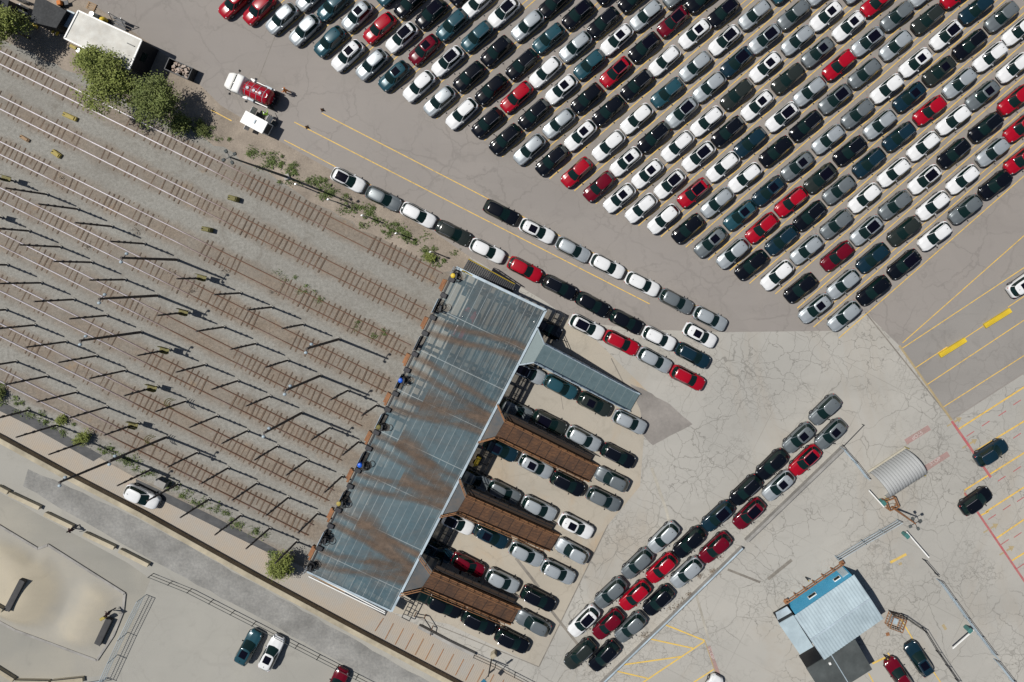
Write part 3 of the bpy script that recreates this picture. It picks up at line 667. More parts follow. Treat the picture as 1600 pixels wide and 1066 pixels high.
# ---------------------------------------------------------------- loading deck
ZD = 4.5
D0, D1, D2, D3 = [Vector(P(*p, ZD)) for p in ((713,418),(853,485),(612,955),(480,893))]
def dk(u, v, z=0.):   # u along the long side, v across
    a = D0+(D3-D0)*u; b = D1+(D2-D1)*u; p = a+(b-a)*v; return Vector((p.x, p.y, p.z+z))
Lu = (D3-D0).length; Lv = (D1-D0).length
deck = thing('loading_deck', 'large raised steel grating loading deck with brown tyre stains beside the tracks', 'loading deck', (dk(.5,.5).x, dk(.5,.5).y, 0))
DL = deck.location.copy()
def dl(u, v, z=0.): p = dk(u, v, z); return (p.x-DL.x, p.y-DL.y, p.z-DL.z)
def deck_mat():
    m = mat('deck_grating', (.2,.26,.28), .55, .3); t = NT(m)
    uv = t.n('UVMap'); s2 = t.n('SeparateXYZ'); t.l(uv.outputs[0], s2.inputs[0])
    U, V = s2.outputs[0], s2.outputs[1]
    def seam(c, per, wd, off=0.):
        f = t.math('FRACT', t.math('DIVIDE', t.math('ADD', c, off), per)); f = t.math('ABSOLUTE', t.math('SUBTRACT', f, .5)); return t.ramp(f, .5-wd/per, .5-wd/per*.4, 0, 1)
    s1 = t.math('MULTIPLY', seam(V, .93, .04), t.ramp(t.noise(.25, 3), .32, .55, .15, .9)); sq = seam(U, 5.2, .05)
    sx = t.math('MAXIMUM', s1, sq)
    br = t.n('TexBrick'); br.inputs['Scale'].default_value = 1; br.inputs['Brick Width'].default_value = 1.3; br.inputs['Row Height'].default_value = .93; br.inputs['Mortar Size'].default_value = .0
    br.inputs['Color1'].default_value = (0,0,0,1); br.inputs['Color2'].default_value = (1,1,1,1); t.l(uv.outputs[0], br.inputs['Vector'])
    base = t.mix(br.outputs['Color'], (.05,.098,.122), (.075,.13,.155))
    base = t.mix(t.ramp(t.noise(.2, 5, .7), .35, .7, 0, .7), base, (.11,.13,.135))
    st = t.ramp(t.noise(.16, 6, .75, t.vec(R(-27), (.5,1.6,1)), 1.), .5, .72, 0, .5); base = t.mix(st, base, (.13,.10,.08))
    dp = t.ramp(t.voro(.35, t.vec(R(-27), (1,.6,1)), 'F1', 'Distance'), .25, .6, .5, 0); base = t.mix(t.math('MULTIPLY', dp, t.ramp(U, Lu*.3, Lu*.7, 1, .35)), base, (.03,.045,.055))
    base = t.mix(t.math('MULTIPLY', sx, .55), base, (.40,.43,.43)); t.col(base)
    op = t.ramp(U, Lu*.2, Lu*.62, .62, .95); op = t.math('MAXIMUM', op, t.ramp(sx, 0, 1, 0, 1)); 
    op2 = t.math('SUBTRACT', op, t.ramp(t.noise(2.5, 3), .4, .7, 0, .12)); t.alpha(op2)
    t.bump(t.noise(20, 3), .2, .01); return m
M['deck'] = deck_mat()
def uvsheet(name, fn, nu, nv, mt, parent, su, sv, thick=.0):
    vs = [fn(i/nu, j/nv) for i in range(nu+1) for j in range(nv+1)]
    fs = [(i*(nv+1)+j, (i+1)*(nv+1)+j, (i+1)*(nv+1)+j+1, i*(nv+1)+j+1) for i in range(nu) for j in range(nv)]
    a, b, c = (Vector(vs[k]) for k in fs[0][:3])
    if (b-a).cross(c-a).z < 0: fs = [f[::-1] for f in fs]
    me = bpy.data.meshes.new(name); me.from_pydata(vs, [], fs); uv = me.uv_layers.new(name='UVMap')
    for lp in me.loops:
        i, j = divmod(lp.vertex_index, nv+1); uv.data[lp.index].uv = (i/nu*su, j/nv*sv)
    me.materials.append(mt); o = bpy.data.objects.new(name, me); C.objects.link(o); o.parent = parent; return o
uvsheet('deck_floor', lambda u, v: dl(u, v), 30, 10, M['deck'], deck, Lu, Lv)
# edge beams
def beam(name, a, b, w, h, mt, par=deck): return MB().bar(a, b, w, h).build(name, mt, par)
beam('edge_beam', dl(0,0,-.3), dl(0,1,-.3), .3, .42, M['palesteel']); beam('edge_beam', dl(0,1,-.3), dl(1,1,-.3), .26, .42, M['palesteel']); beam('edge_beam', dl(1,0,-.3), dl(1,1,-.3), .22, .40, M['palesteel']); beam('edge_beam', dl(0,0,-.3), dl(1,0,-.3), .2, .36, M['darksteel'])
nj = 11
for j in range(nj): beam('joist', dl(0,(j+.5)/nj,-.55), dl(1,(j+.5)/nj,-.55), .16, .5, M['darksteel'])
for j in range(9): beam('cross_beam', dl((j+.35)/9,0,-1.1), dl((j+.35)/9,1,-1.1), .3, .5, M['darksteel'])
for j in range(9):
    for v in (.02,.34,.66,.98):
        a = dl((j+.35)/9, v); MB().box((a[0], a[1], (ZD-1.1)/2), (.3,.3,ZD-1.1), R(-27), .02).build('column', M['darksteel'], deck)
# tyre stains lying on the grating, one pair per track end
def stain_mat():
    m = mat('tyre_stain', (.14,.095,.065), .85); t = NT(m); uv = t.n('UVMap'); s2 = t.n('SeparateXYZ'); t.l(uv.outputs[0], s2.inputs[0])
    e = t.math('ABSOLUTE', t.math('SUBTRACT', s2.outputs[1], .5)); f = t.ramp(e, .1, .5, .8, 0)
    f = t.math('MULTIPLY', f, t.ramp(t.noise(.5, 5, .7, t.vec(R(-27), (.4,1,1))), .35, .62, .25, 1)); t.alpha(f)
    t.col(t.mix(t.ramp(t.noise(1.2, 5), .35, .7), (.10,.07,.05), (.17,.12,.085))); return m
M['stain'] = stain_mat()
dockU = []
for i, (ex, ey) in enumerate(ends):
    p = Vector(W(ex+8, ey+6)); dd = (D3-D0).xy; dockU.append(min(.97, max(.03, (p-D0.xy).dot(dd)/dd.length_squared)))
rampU = [.22,.565,.76,.93]
tgt = [0,0,1,1,2,2,3,3]
wt = {0: .1, 1: .14, 2: .34, 3: .385, 4: .585, 5: .635, 6: .84, 7: .885}
zk = 0
for i, u0 in enumerate(dockU):
    if i == 0: continue
    for s_ in (-1, 1):
        zk += 1; us, ue = u0+s_*.019, wt[i]+s_*.019+ (i%2-.5)*.01; zz = .006+zk*.002
        def fn(a, b, us=us, ue=ue, zz=zz):
            k = a*a*(3-2*a); u = us+(ue-us)*k; 
            return dl(u+(b-.5)*.028, .02+a*.98, zz)
        uvsheet('tyre_stain', fn, 24, 2, M['stain'], deck, 1, 1)
for us, ue, v0, hw_ in ((.40,.375,.30,.05),(.53,.60,.25,.045),(.64,.64,.45,.05),(.80,.865,.25,.05),(.90,.89,.5,.035)):
    zk += 1
    def fn(a, b, us=us, ue=ue, zz=.006+zk*.002, v0=v0, hw_=hw_):
        k = a*a*(3-2*a); return dl(us+(ue-us)*k+(b-.5)*2*hw_*(1-.35*a), v0+a*(1-v0), zz)
    uvsheet('tyre_stain', fn, 24, 2, M['stain'], deck, 1, 1)
# dock-edge equipment between the track ends
for i, u0 in enumerate(dockU):
    t = MB(); a, b = dl(u0-.019,-.035,-.15), dl(u0+.019,-.035,-.15); t.bar(a, b, .25, .35); t.bar(dl(u0-.016,-.06,-.9), dl(u0+.016,-.06,-.9), .35, .5); t.build('bumper_plate', M['rust'], deck)
    for s_ in (-1, 1):
        MB().box((*dl(u0+s_*.026, .012)[:2], ZD+.12), (.75,.55,.3), R(-27), .06).build('wheel_stop', M['darksteel'] if i % 2 else M['polecap'], deck)
mids = [(dockU[i]+dockU[i+1])/2 for i in range(7)]
for i, u0 in enumerate(mids+[.012,.985]):
    r = MB(); 
    ha = .022 if i < 7 else .012
    for z in (.55,1.05): r.tube(dl(u0-ha,-.012,z), dl(u0+ha,-.012,z), .035, n=6)
    for f in (-1,0,1): r.tube(dl(u0+f*ha,-.012,0), dl(u0+f*ha,-.012,1.05), .035, n=6)
    r.bar(dl(u0-ha,-.012,.1), dl(u0+ha,-.012,.1), .05, .85) if i < 7 else None
    r.build('edge_railing', M['steel'] if i % 3 else M['palesteel'], deck)
# machines and coiled hoses standing on the dock edge
def coil(u, v, label, extra=None):
    x, y, z = dk(u, v, .01); t = thing('hose_reel', label, 'hose reel', (x, y, z), R(-27), 'hose reels standing along the dock edge')
    m_ = MB(); 
    for k in range(5):
        ox, oy, rr = random.uniform(-.25,.25), random.uniform(-.35,.35), random.uniform(.28,.45)
        for q in range(10): a, b = q/10*6.283, (q+1)/10*6.283; m_.tube((ox+rr*math.cos(a), oy+rr*math.sin(a), .15+.16*k), (ox+rr*math.cos(b), oy+rr*math.sin(b), .15+.16*k+.05), .05, n=5)
    m_.build('hose', M['black'], t); MB().box((0,0,.5), (.25,.7,1.), .3, .05).build('stand', M['darksteel'], t)
    if extra: MB().tube((-.35,-.1,.1),(-.35,-.1,1.0),.28,.28,14).ell((-.35,-.1,1.0),(.28,.28,.12)).build('drum', M[extra], t)
coil(.022,.05,'tangle of black hoses at the top corner of the deck','yellow'); coil(mids[0],.05,'black hose tangle on the dock edge below the top corner')
coil(mids[2]-.01,.04,'upper blue drum with black hoses on the dock edge','blue'); coil(mids[3]+.012,.05,'olive cabinet and hoses on the middle dock edge','olive')
coil(mids[4]+.01,.05,'lower blue drum with hoses on the dock edge','blue'); coil(mids[5]+.01,.03,'small yellow drum with hoses on the dock edge','oldyellow')
coil(mids[6],.04,'black hoses near the lower end of the dock edge'); coil(.975,.03,'black hoses at the bottom corner of the deck beside the tree')
# ramps --------------------------------------------------------------
def plank_mat():
    m = mat('rusty_ramp_planks', (.2,.1,.05), .85); t = NT(m); uv = t.n('UVMap')
    s2 = t.n('SeparateXYZ'); t.l(uv.outputs[0], s2.inputs[0])
    ge = t.n('NewGeometry').outputs['Position']; mp = t.n('Mapping'); mp.inputs['Rotation'].default_value = (0,0,R(24)); mp.inputs['Scale'].default_value = (.12,1,1); t.l(ge, mp.inputs['Vector'])
    f = t.ramp(t.noise(5, 5, .8, mp.outputs[0]), .3, .7)
    c = t.mix(f, (.05,.024,.014), (.185,.09,.042)); c = t.mix(t.ramp(t.noise(.35, 5, .8, ge), .42, .62, 0, .75), c, (.055,.032,.022))
    fr = t.math('ABSOLUTE', t.math('SUBTRACT', t.math('FRACT', t.math('DIVIDE', s2.outputs[0], 1.35)), .5)); c = t.mix(t.ramp(fr, .455, .475, 0, .85), c, (.02,.013,.01))
    fr = t.math('ABSOLUTE', t.math('SUBTRACT', t.math('FRACT', t.math('DIVIDE', s2.outputs[1], .36)), .5)); c = t.mix(t.ramp(fr, .42, .48, 0, .6), c, (.03,.018,.01))
    t.col(c); t.bump(f, .4, .02); return m
M['planks'] = plank_mat()
def tealramp_mat():
    m = mat('grey_ramp_grating', (.13,.19,.20), .6, .2); t = NT(m); uv = t.n('UVMap'); s2 = t.n('SeparateXYZ'); t.l(uv.outputs[0], s2.inputs[0])
    c = t.mix(t.ramp(t.noise(1.5, 6, .7), .3, .7), (.10,.15,.165), (.14,.20,.215))
    fr = t.math('ABSOLUTE', t.math('SUBTRACT', t.math('FRACT', t.math('DIVIDE', s2.outputs[0], 1.2)), .5)); c = t.mix(t.ramp(fr, .46, .48, 0, .5), c, (.25,.29,.28))
    t.col(c); return m
M['tealramp'] = tealramp_mat()
def ramp(A, B, wpx, mt, rail, label, flare_u, z1=.16, walk=False):
    a, b = Vector(P(*A, ZD)), Vector(P(*B, z1)); t = thing('vehicle_ramp', label, 'ramp', (b.x, b.y, 0)); off = Vector((b.x, b.y, 0))
    d = (b-a); hd = Vector((d.x, d.y, 0)).normalized(); sd = Vector((-hd.y, hd.x, 0)); w = wpx*S/2; Ln = d.length
    def fn(u, v): p = a+d*u+sd*(w*(2*v-1))-off; return (p.x, p.y, p.z)
    uvsheet('ramp_floor', fn, 12, 4, mt, t, Ln, 2*w)
    for s_ in (-1, 1):
        m_ = MB(); m_.bar(a+sd*(w*s_)-off-Vector((0,0,.35)), b+sd*(w*s_)-off-Vector((0,0,.15)), .16, .42); m_.build('side_beam', rail, t)
        m_ = MB(); n = 11
        for hh in (.55, 1.05): m_.tube(a+sd*(w*s_)-off+Vector((0,0,hh)), a+d*.93+sd*(w*s_)-off+Vector((0,0,hh)), .04, n=6)
        for k in range(n): p = a+d*(.93*k/(n-1))+sd*(w*s_)-off; m_.tube(p, p+Vector((0,0,1.05)), .035, n=5)
        m_.build('handrail', rail, t)
        if walk and s_ == 1:
            m_ = MB(); m_.bar(a+sd*((w+.45)*s_)-off-Vector((0,0,.25)), a+d*.9+sd*((w+.45)*s_)-off-Vector((0,0,.2)), .7, .08); m_.build('catwalk', mt, t)
            m_ = MB()
            for hh in (.0, .9): m_.tube(a+sd*((w+.85)*s_)-off+Vector((0,0,hh)), a+d*.9+sd*((w+.85)*s_)-off+Vector((0,0,hh)), .05, n=6)
            for k in range(10): p = a+d*(.9*k/9)+sd*((w+.85)*s_)-off; m_.tube(p-Vector((0,0,.1)), p+Vector((0,0,.9)), .04, n=5)
            m_.build('outer_rail', M['darksteel'], t)
    for k in range(4):
        p = a+d*(.05+.22*k); m_ = MB()
        for s_ in (-1, 1): q = p+sd*(w*.85*s_)-off; m_.box((q.x, q.y, (p.z-.3)/2), (.22,.22,p.z-.3), R(-27))
        m_.build('trestle', M['darksteel'], t)
    # flared landing joining the ramp to the deck edge
    c0, c1 = dk(flare_u-.062, 1, .01), dk(flare_u+.062, 1, .01); e0, e1 = a+sd*w+Vector((0,0,.004)), a-sd*w+Vector((0,0,.004))
    if (c0-e0).length > (c1-e0).length: c0, c1 = c1, c0
    pts = [v-off for v in (c0, e0, e1, c1)]
    m_ = MB().prism([(p.x, p.y) for p in pts], ZD-.12, ZD+.008); m_.build('landing', M['tealramp'] if mt is M['tealramp'] else M['deckflat'], t)
    for p, q in ((c0, e0), (c1, e1)):
        m_ = MB()
        for hh in (.5, 1.05): m_.tube(p-off+Vector((0,0,hh)), q-off+Vector((0,0,hh)), .05, n=6)
        for f in (0,.5,1): s2 = p.lerp(q, f)-off; m_.tube(s2, s2+Vector((0,0,1.05)), .045, n=5)
        m_.build('landing_rail', M['palesteel'] if mt is M['tealramp'] else rail, t)
    return t
M['deckflat'] = speckle('solid_deck_plate', (.085,.105,.12), (.125,.10,.08), 1, .5, .6, metal=.2)
M['rustwood'] = speckle('rusty_orange_rail', (.34,.17,.07), (.22,.10,.045), 3, .4, .8)
ramp((843,551), (992,629), 31, M['tealramp'], M['palesteel'], 'smooth grey ramp running down right from the deck, uppermost of four', .117)
ramp((782,669), (928,740), 28, M['planks'], M['rustwood'], 'highest of the three rusty plank ramps beside the parked rows', .372, .3, True)
ramp((722,786), (867,848), 28, M['planks'], M['rustwood'], 'middle rusty plank ramp between the parked rows', .617, .3, True)
ramp((668,905), (806,963), 28, M['planks'], M['rustwood'], 'lowest rusty plank ramp at the foot of the deck', .874, .3, True)
# deck stairs with yellow rails (top) and lower white railing
st = thing('metal_stair', 'metal stair with yellow handrails along the top edge of the deck', 'stair', (*P(735,415,2)[:2], 0))
o_ = Vector(st.location); a, b = Vector(P(729,414,ZD-.2)), Vector(P(800,452,1.0)); hd = (b-a).normalized(); sd = Vector((-hd.y, hd.x, 0)).normalized()
m_ = MB()
for k in range(26): p = a.lerp(b, k/25)-o_; m_.bar(p-sd*.7, p+sd*.7, .22, .04)
m_.build('steps', M['darksteel'], st)
for s_ in (-1, 1):
    m_ = MB(); 
    for hh in (.5, 1.0): m_.tube(a+sd*(.75*s_)-o_+Vector((0,0,hh)), b+sd*(.75*s_)-o_+Vector((0,0,hh)), .05, n=6)
    for k in range(6): p = a.lerp(b, k/5)+sd*(.75*s_)-o_; m_.tube(p, p+Vector((0,0,1.0)), .04, n=5)
    m_.build('handrail', M['yellow'], st)
a2, b2 = Vector(P(803,452,1.0)), Vector(P(815,462,.1)); m_ = MB().bar(b-o_-Vector((0,0,.02))-sd*.1, a2-o_-sd*.1, 1.6, .05)
m_.build('stair_landing', M['darksteel'], st)
wr = thing('white_railing', 'double white railing along the lower short edge of the deck', 'railing', (*P(545,925,ZD)[:2], 0)); o_ = Vector(wr.location)
for s_, zz in ((0,0),(1,0)):
    a, b = Vector(P(483,894+6*s_,ZD-.4)), Vector(P(602,955+3*s_,ZD-.4)); m_ = MB().bar(a-o_, b-o_, .12, .16); m_.build('rail_bar', M['white'], wr)
m_ = MB(); a, b = Vector(P(483,896,ZD-.4)), Vector(P(602,957,ZD-.4))
for k in range(9): p = a.lerp(b, k/8)-o_; m_.tube((p.x, p.y, 0), (p.x, p.y, p.z), .06, n=6)
m_.build('upright', M['steel'], wr)
wk = thing('catwalk_platform', 'narrow dark catwalk under the lower edge of the deck', 'catwalk', (*P(560,935,3.2)[:2], 0)); o_ = Vector(wk.location)
MB().bar(Vector(P(542,920,2.6))-o_, Vector(P(606,956,2.6))-o_, 1.1, .08).build('walkway', M['cargodark'], wk)
MB().bar(Vector(P(487,893,3.6))-o_, Vector(P(540,922,3.6))-o_, .8, .08).build('plank_walk', M['wood'], wk)
# rack under the deck edges
def rack(px, py, n, label):
    x, y = W(px, py); t = thing('steel_frame', label, 'steel frame', (x, y, 0), R(63), 'steel frames beside the deck edge')
    m_ = MB(); 
    for s_ in (-.5, .5): m_.bar((-n/2, s_, .85), (n/2, s_, .85), .09, .09); 
    m_.build('rail_pair', M['darksteel'], t); m_ = MB()
    for k in range(int(n)+1):
        for s_ in (-.5, .5): m_.tube((-n/2+k, s_, 0), (-n/2+k, s_, .85), .05, n=6)
        m_.bar((-n/2+k,-.5,.8), (-n/2+k,.5,.8), .07, .07)
    m_.build('frame_leg', M['darksteel'], t)
for q in [(868,505,3,'dark steel frame by the upper right corner of the deck'),(812,605,4,'dark steel frame beside the deck under the grey ramp'),(757,722,4,'dark steel frame beside the deck near the yellow machine'),(696,838,3,'dark steel frame beside the deck by the half hidden white car'),(645,945,3,'dark steel frame beside the deck below the lowest ramp')]: rack(*q)
x, y = W(747,718); t = thing('yellow_machine', 'yellow machine half hidden beside the deck above the rusty ramp', 'machine', (x, y, 0), R(60))
MB().box((0,0,.6), (1.1,.6,.5), 0, .1).build('chassis', M['yellow'], t); MB().tube((-.4,0,.8),(-.4,0,1.7),.06,.06).tube((.3,.2,.8),(.3,.2,1.5),.06,.06).box((-.05,.1,1.6),(1.0,.1,.1)).build('frame', M['yellow'], t)
for sx_ in (-.4,.4):
    for s_ in (-.35,.35): MB().tube((sx_, s_-.06, .22), (sx_, s_+.06, .22), .22, n=12).build('wheel', M['tyre'], t)

# ---------------------------------------------------------------- buildings at the top left
def slabroof(name, label, cat, quad, h, wallm, roofm, over=.12, parapet=0., thick=.12, group=None):
    pts = [Vector(P(*q, h)) for q in quad]; c = sum(pts, Vector())/4; t = thing(name, label, cat, (c.x, c.y, 0), 0, group)
    lo = [(p.x-c.x, p.y-c.y) for p in pts]; sh = [(x*(1-over/5), y*(1-over/5)) for x, y in lo]
    MB().prism(sh, .02, h-thick).build('wall', wallm, t); MB().prism(lo, h-thick, h).build('roof', roofm, t)
    if parapet:
        m_ = MB()
        for i in range(4): a, b = lo[i], lo[(i+1)%4]; m_.bar((*a, h-.02), (*b, h-.02), .16, parapet)
        m_.build('parapet', M['white'], t)
    return t, lo
tr, lo = slabroof('site_office', 'long white site office trailer with pale flat roof behind the big tree', 'trailer', [(123,17),(222,63),(202,109),(101,60)], 3.5, M['darksteel'], M['offwhite'], .1, .12)
MB().box((3.2,-.6,3.58), (.9,.1,.12), R(-25)).build('roof_vent', M['darksteel'], tr)
e = Vector((*lo[1], 0)).lerp(Vector((*lo[2], 0)), .45); MB().box((e.x*.985, e.y*.985, 2.0), (.12,1.0,.9), R(-25)).build('window', M['glass'], tr)
slabroof('dark_shed', 'dark felt roofed shed left of the white trailer', 'shed', [(57,-8),(104,17),(88,44),(47,34)], 3.0, M['darksteel'], M['cargodark'])
slabroof('storage_container', 'small pale teal storage container between dark shed and trailer', 'container', [(105,15),(117,20),(105,43),(94,39)], 2.2, M['palesteel'], M['palesteel'])
slabroof('dark_shed', 'dark roofed hut cut by the left edge beneath the trees', 'shed', [(-12,-12),(14,0),(8,26),(-18,14)], 2.8, M['darksteel'], M['cargodark'])
for i, (x, y) in enumerate([(40,4),(40,14),(38,22)]):
    X, Y = W(x, y); t = thing('gas_cylinder', f"pale gas bottle rack, {['upper','middle','lower'][i]} of three left of the dark shed", 'gas bottles', (X, Y, 0), 0, 'pale gas bottles by the shed')
    for a in range(3): MB().tube((a*.32-.3,0,.05),(a*.32-.3,0,1.3),.14).ell((a*.32-.3,0,1.3),(.14,.14,.1)).build('cylinder', M['white'], t)
# stacked lengths of yellow railing and other yard clutter
def clutter(name, label, cat, px, py, parts, rz=0.):
    x, y = W(px, py); t = thing(name, label, cat, (x, y, 0), rz)
    for nm, mb, mt in parts: mb.build(nm, mt, t)
    return t
clutter('yellow_barrier', 'pair of yellow barriers lying beside the trailer end', 'barrier', 90,47, [('barrier_bar', MB().box((0,0,.5),(.22,1.3,.2),-.5,.03).box((.5,-.25,.5),(.22,1.3,.2),-.5,.03), M['yellow']), ('foot', MB().box((0,0,.2),(.5,.5,.4)).box((.5,-.25,.2),(.3,.5,.4)), M['darksteel'])])
clutter('yellow_barrier', 'yellow barrier in the tree shade below the dark shed', 'barrier', 58,41, [('barrier_bar', MB().box((0,0,.5),(1.0,.18,.2),-.5,.03).box((.1,-.25,.5),(.7,.16,.2),-.5,.03), M['yellow']), ('foot', MB().box((0,0,.2),(.4,.3,.4)), M['darksteel'])])
clutter('orange_cart', 'small orange cart on asphalt above the dark shed', 'cart', 99,8, [('cart_body', MB().box((0,0,.6),(.55,.6,.5),.2,.08), M['orange']), ('cart_frame', MB().box((.6,.1,.4),(.6,.5,.1),.2).tube((.8,.4,.4),(1.0,.9,1.1),.04), M['darksteel']), ('wheel', MB().tube((0,-.36,.2),(0,.36,.2),.2), M['tyre'])])
clutter('yellow_tank', 'rounded yellow tank beside the white trailer', 'tank', 168,35, [('tank_shell', MB().ell((0,0,.7),(.42,.38,.55),14,9), M['yellow']), ('cradle', MB().box((0,0,.15),(.8,.7,.3),0,.04), M['darksteel'])])
clutter('teal_drum', 'pale teal drum against the upper side of the trailer', 'drum', 151,26, [('drum_body', MB().tube((0,0,0),(0,0,.9),.3,.3,16), M['palesteel']), ('lid', MB().tube((0,0,.9),(0,0,.95),.27,.27,16), M['steel'])])
clutter('metal_stair', 'dark metal entrance steps on the upper side of the trailer', 'stair', 190,44, [('tread', MB().box((0,0,.3),(1.6,.3,.05)).box((0,.35,.6),(1.6,.3,.05)).box((0,.7,.9),(1.6,.3,.05)), M['darksteel']), ('handrail', MB().tube((-.8,-.1,0),(-.8,.9,1.9),.04).tube((.8,-.1,0),(.8,.9,1.9),.04).tube((-.8,.9,0),(-.8,.9,1.9),.04).tube((.8,.9,0),(.8,.9,1.9),.04), M['steel'])], R(-25))
clutter('pallet', 'bare pallet lying on the asphalt above the trailer', 'pallet', 143,12, [('slat', MB().box((0,0,.14),(1.1,.12,.03)).box((0,.25,.14),(1.1,.12,.03)).box((0,-.25,.14),(1.1,.12,.03)).box((0,.5,.14),(1.1,.12,.03)), M['wood']), ('bearer', MB().box((-.45,.12,.06),(.1,.9,.12)).box((.45,.12,.06),(.1,.9,.12)), M['wood'])], R(-25))
clutter('utility_box', 'yellow and purple utility meter under the trailer edge', 'meter', 122,77, [('box_body', MB().box((0,0,.6),(.9,.4,.6),-.5,.05), M['oldyellow']), ('dial', MB().tube((.5,-.35,.5),(.5,-.35,.75),.25), M['steel'])])
# debris skip
x, y = W(288,112); sk = thing('debris_skip', 'open dark skip full of pale scrap between the trees and tanker', 'skip', (x, y, 0), R(-24))
m_ = MB(); 
for c_, d_ in (((0,.72,.65),(3.1,.08,1.3)),((0,-.72,.65),(3.1,.08,1.3)),((-1.52,0,.65),(.08,1.4,1.3)),((1.52,0,.65),(.08,1.4,1.3)),((0,0,.1),(3.1,1.4,.1))): m_.box(c_, d_)
m_.build('skip_shell', M['darksteel'], sk); m_ = MB()
for k in range(60): m_.box((random.uniform(-.8,1.2), random.uniform(-.55,.55), random.uniform(.6,1.15)), (random.uniform(.15,.5), random.uniform(.1,.3), random.uniform(.05,.25)), random.random()*3, .02)
m_.build('scrap', speckle('mixed_scrap', (.5,.45,.4), (.25,.15,.1), 2.5, 2, .8), sk)
# tanker truck ---------------------------------------------------------
x, y, _ = P(391,140,1.4); tk = thing('tanker_truck', 'red tanker truck with white cab parked beside the lot', 'truck', (x, y, 0), R(180-24))
def loft(secs, mt, name, par, smooth=True):
    n = len(secs[0]); m_ = MB(); vs = [v for s_ in secs for v in s_]; fs = [(i*n+j, (i+1)*n+j, (i+1)*n+(j+1)%n, i*n+(j+1)%n) for i in range(len(secs)-1) for j in range(n)]
    fs += [tuple(range(n-1,-1,-1)), tuple((len(secs)-1)*n+k for k in range(n))]; m_.add(vs, fs); me = merge(m_.mesh(name, mt)); return child(name, me, par)
def rsec(x, hw_, z0, z1, r=.25): return [(x, y_, z_) for y_, z_ in [(-hw_, z0),(-hw_, z1-r),(-hw_+r*.3, z1-r*.3),(-hw_+r, z1),(hw_-r, z1),(hw_-r*.3, z1-r*.3),(hw_, z1-r),(hw_, z0)]]
loft([rsec(3.25,.55,.6,1.15), rsec(3.1,.9,.55,1.4), rsec(2.6,1.05,.5,1.62), rsec(1.95,1.12,.5,1.75)], M['white'], 'bonnet', tk)
loft([rsec(1.94,1.14,.6,1.8), rsec(1.7,1.16,.6,2.2), rsec(1.45,1.12,.6,2.55), rsec(.75,1.1,.6,2.6), rsec(.6,1.05,.6,2.5)], M['white'], 'cab', tk)
loft([rsec(1.93,.9,1.86,2.0,.05), rsec(1.60,.95,2.3,2.42,.05)], M['glass'], 'windscreen', tk)
MB().box((-1.2,0,.75), (4.2,1.0,.3), 0, .03).build('chassis', M['darksteel'], tk)
m_ = MB(); n = 20; prof = [(.35,.25),(.3,.78),(.1,.92),(-2.6,.92),(-2.85,.8),(-2.95,.3)]; vs = []; fs = []
for px_, r_ in prof:
    for i in range(n): a = 6.2832*i/n; vs.append((px_, r_*1.05*math.cos(a), 1.75+r_*math.sin(a)))
for j in range(len(prof)-1):
    for i in range(n): fs.append((j*n+i, (j+1)*n+i, (j+1)*n+(i+1)%n, j*n+(i+1)%n))
fs += [tuple(range(n)), tuple(range((len(prof)-1)*n, len(prof)*n))[::-1]]
child('tank', merge(m_.add(vs, fs).mesh('tank', PAINT['R'])), tk)
for xx in (-.3,-1.1,-1.9): MB().tube((xx,0,2.6),(xx,0,2.78),.2,.18,12).build('hatch', M['palesteel'], tk)
for xx in (-.05,-.75,-1.5,-2.3):
    m_ = MB()
    for q in range(8): a0, a1 = math.pi*q/8, math.pi*(q+1)/8; m_.tube((xx,.985*math.cos(a0),1.75+.94*math.sin(a0)),(xx,.985*math.cos(a1),1.75+.94*math.sin(a1)),.025,n=5)
    m_.build('tank_strap', M['palesteel'], tk)
m_ = MB()
for yy in (-.22,.22): m_.tube((-2.98,yy,.7),(-2.7,yy,2.75),.03,n=5).tube((.2,yy*1.3,2.74),(-2.5,yy*1.3,2.74),.025,n=5)
for q in range(7): m_.tube((-2.98+.045*q,-.22,.8+.3*q),(-2.98+.045*q,.22,.8+.3*q),.02,n=4)
m_.build('ladder', M['steel'], tk)
MB().box((-.6,1.05,1.35),(.8,.35,.5),0,.04).box((-2.0,-1.05,1.3),(.9,.35,.55),0,.04).build('pump_box', M['palesteel'], tk)
for s_ in (-1,1):
    MB().bar((.3,s_*1.12,1.2),(-2.7,s_*1.12,1.2),.1,.15).build('side_rail', M['white'], tk); MB().box((.1,s_*1.1,1.3),(.6,.4,.6),0,.05).build('locker', M['white'], tk)
    MB().tube((1.7,s_*1.15,2.0),(1.75,s_*1.45,2.0),.03).box((1.75,s_*1.5,1.95),(.1,.22,.45),0,.03).build('mirror', M['darksteel'], tk)
    for xx in (2.5,-1.5,-2.5): MB().tube((xx,s_*.78,.5),(xx,s_*1.1,.5),.5,.5,18).build('wheel', M['tyre'], tk)
MB().tube((-2.4,.5,2.5),(-2.95,.9,1.5),.05).tube((-.2,-.9,1.5),(-1.8,-1.0,1.6),.06).build('hose', M['black'], tk)
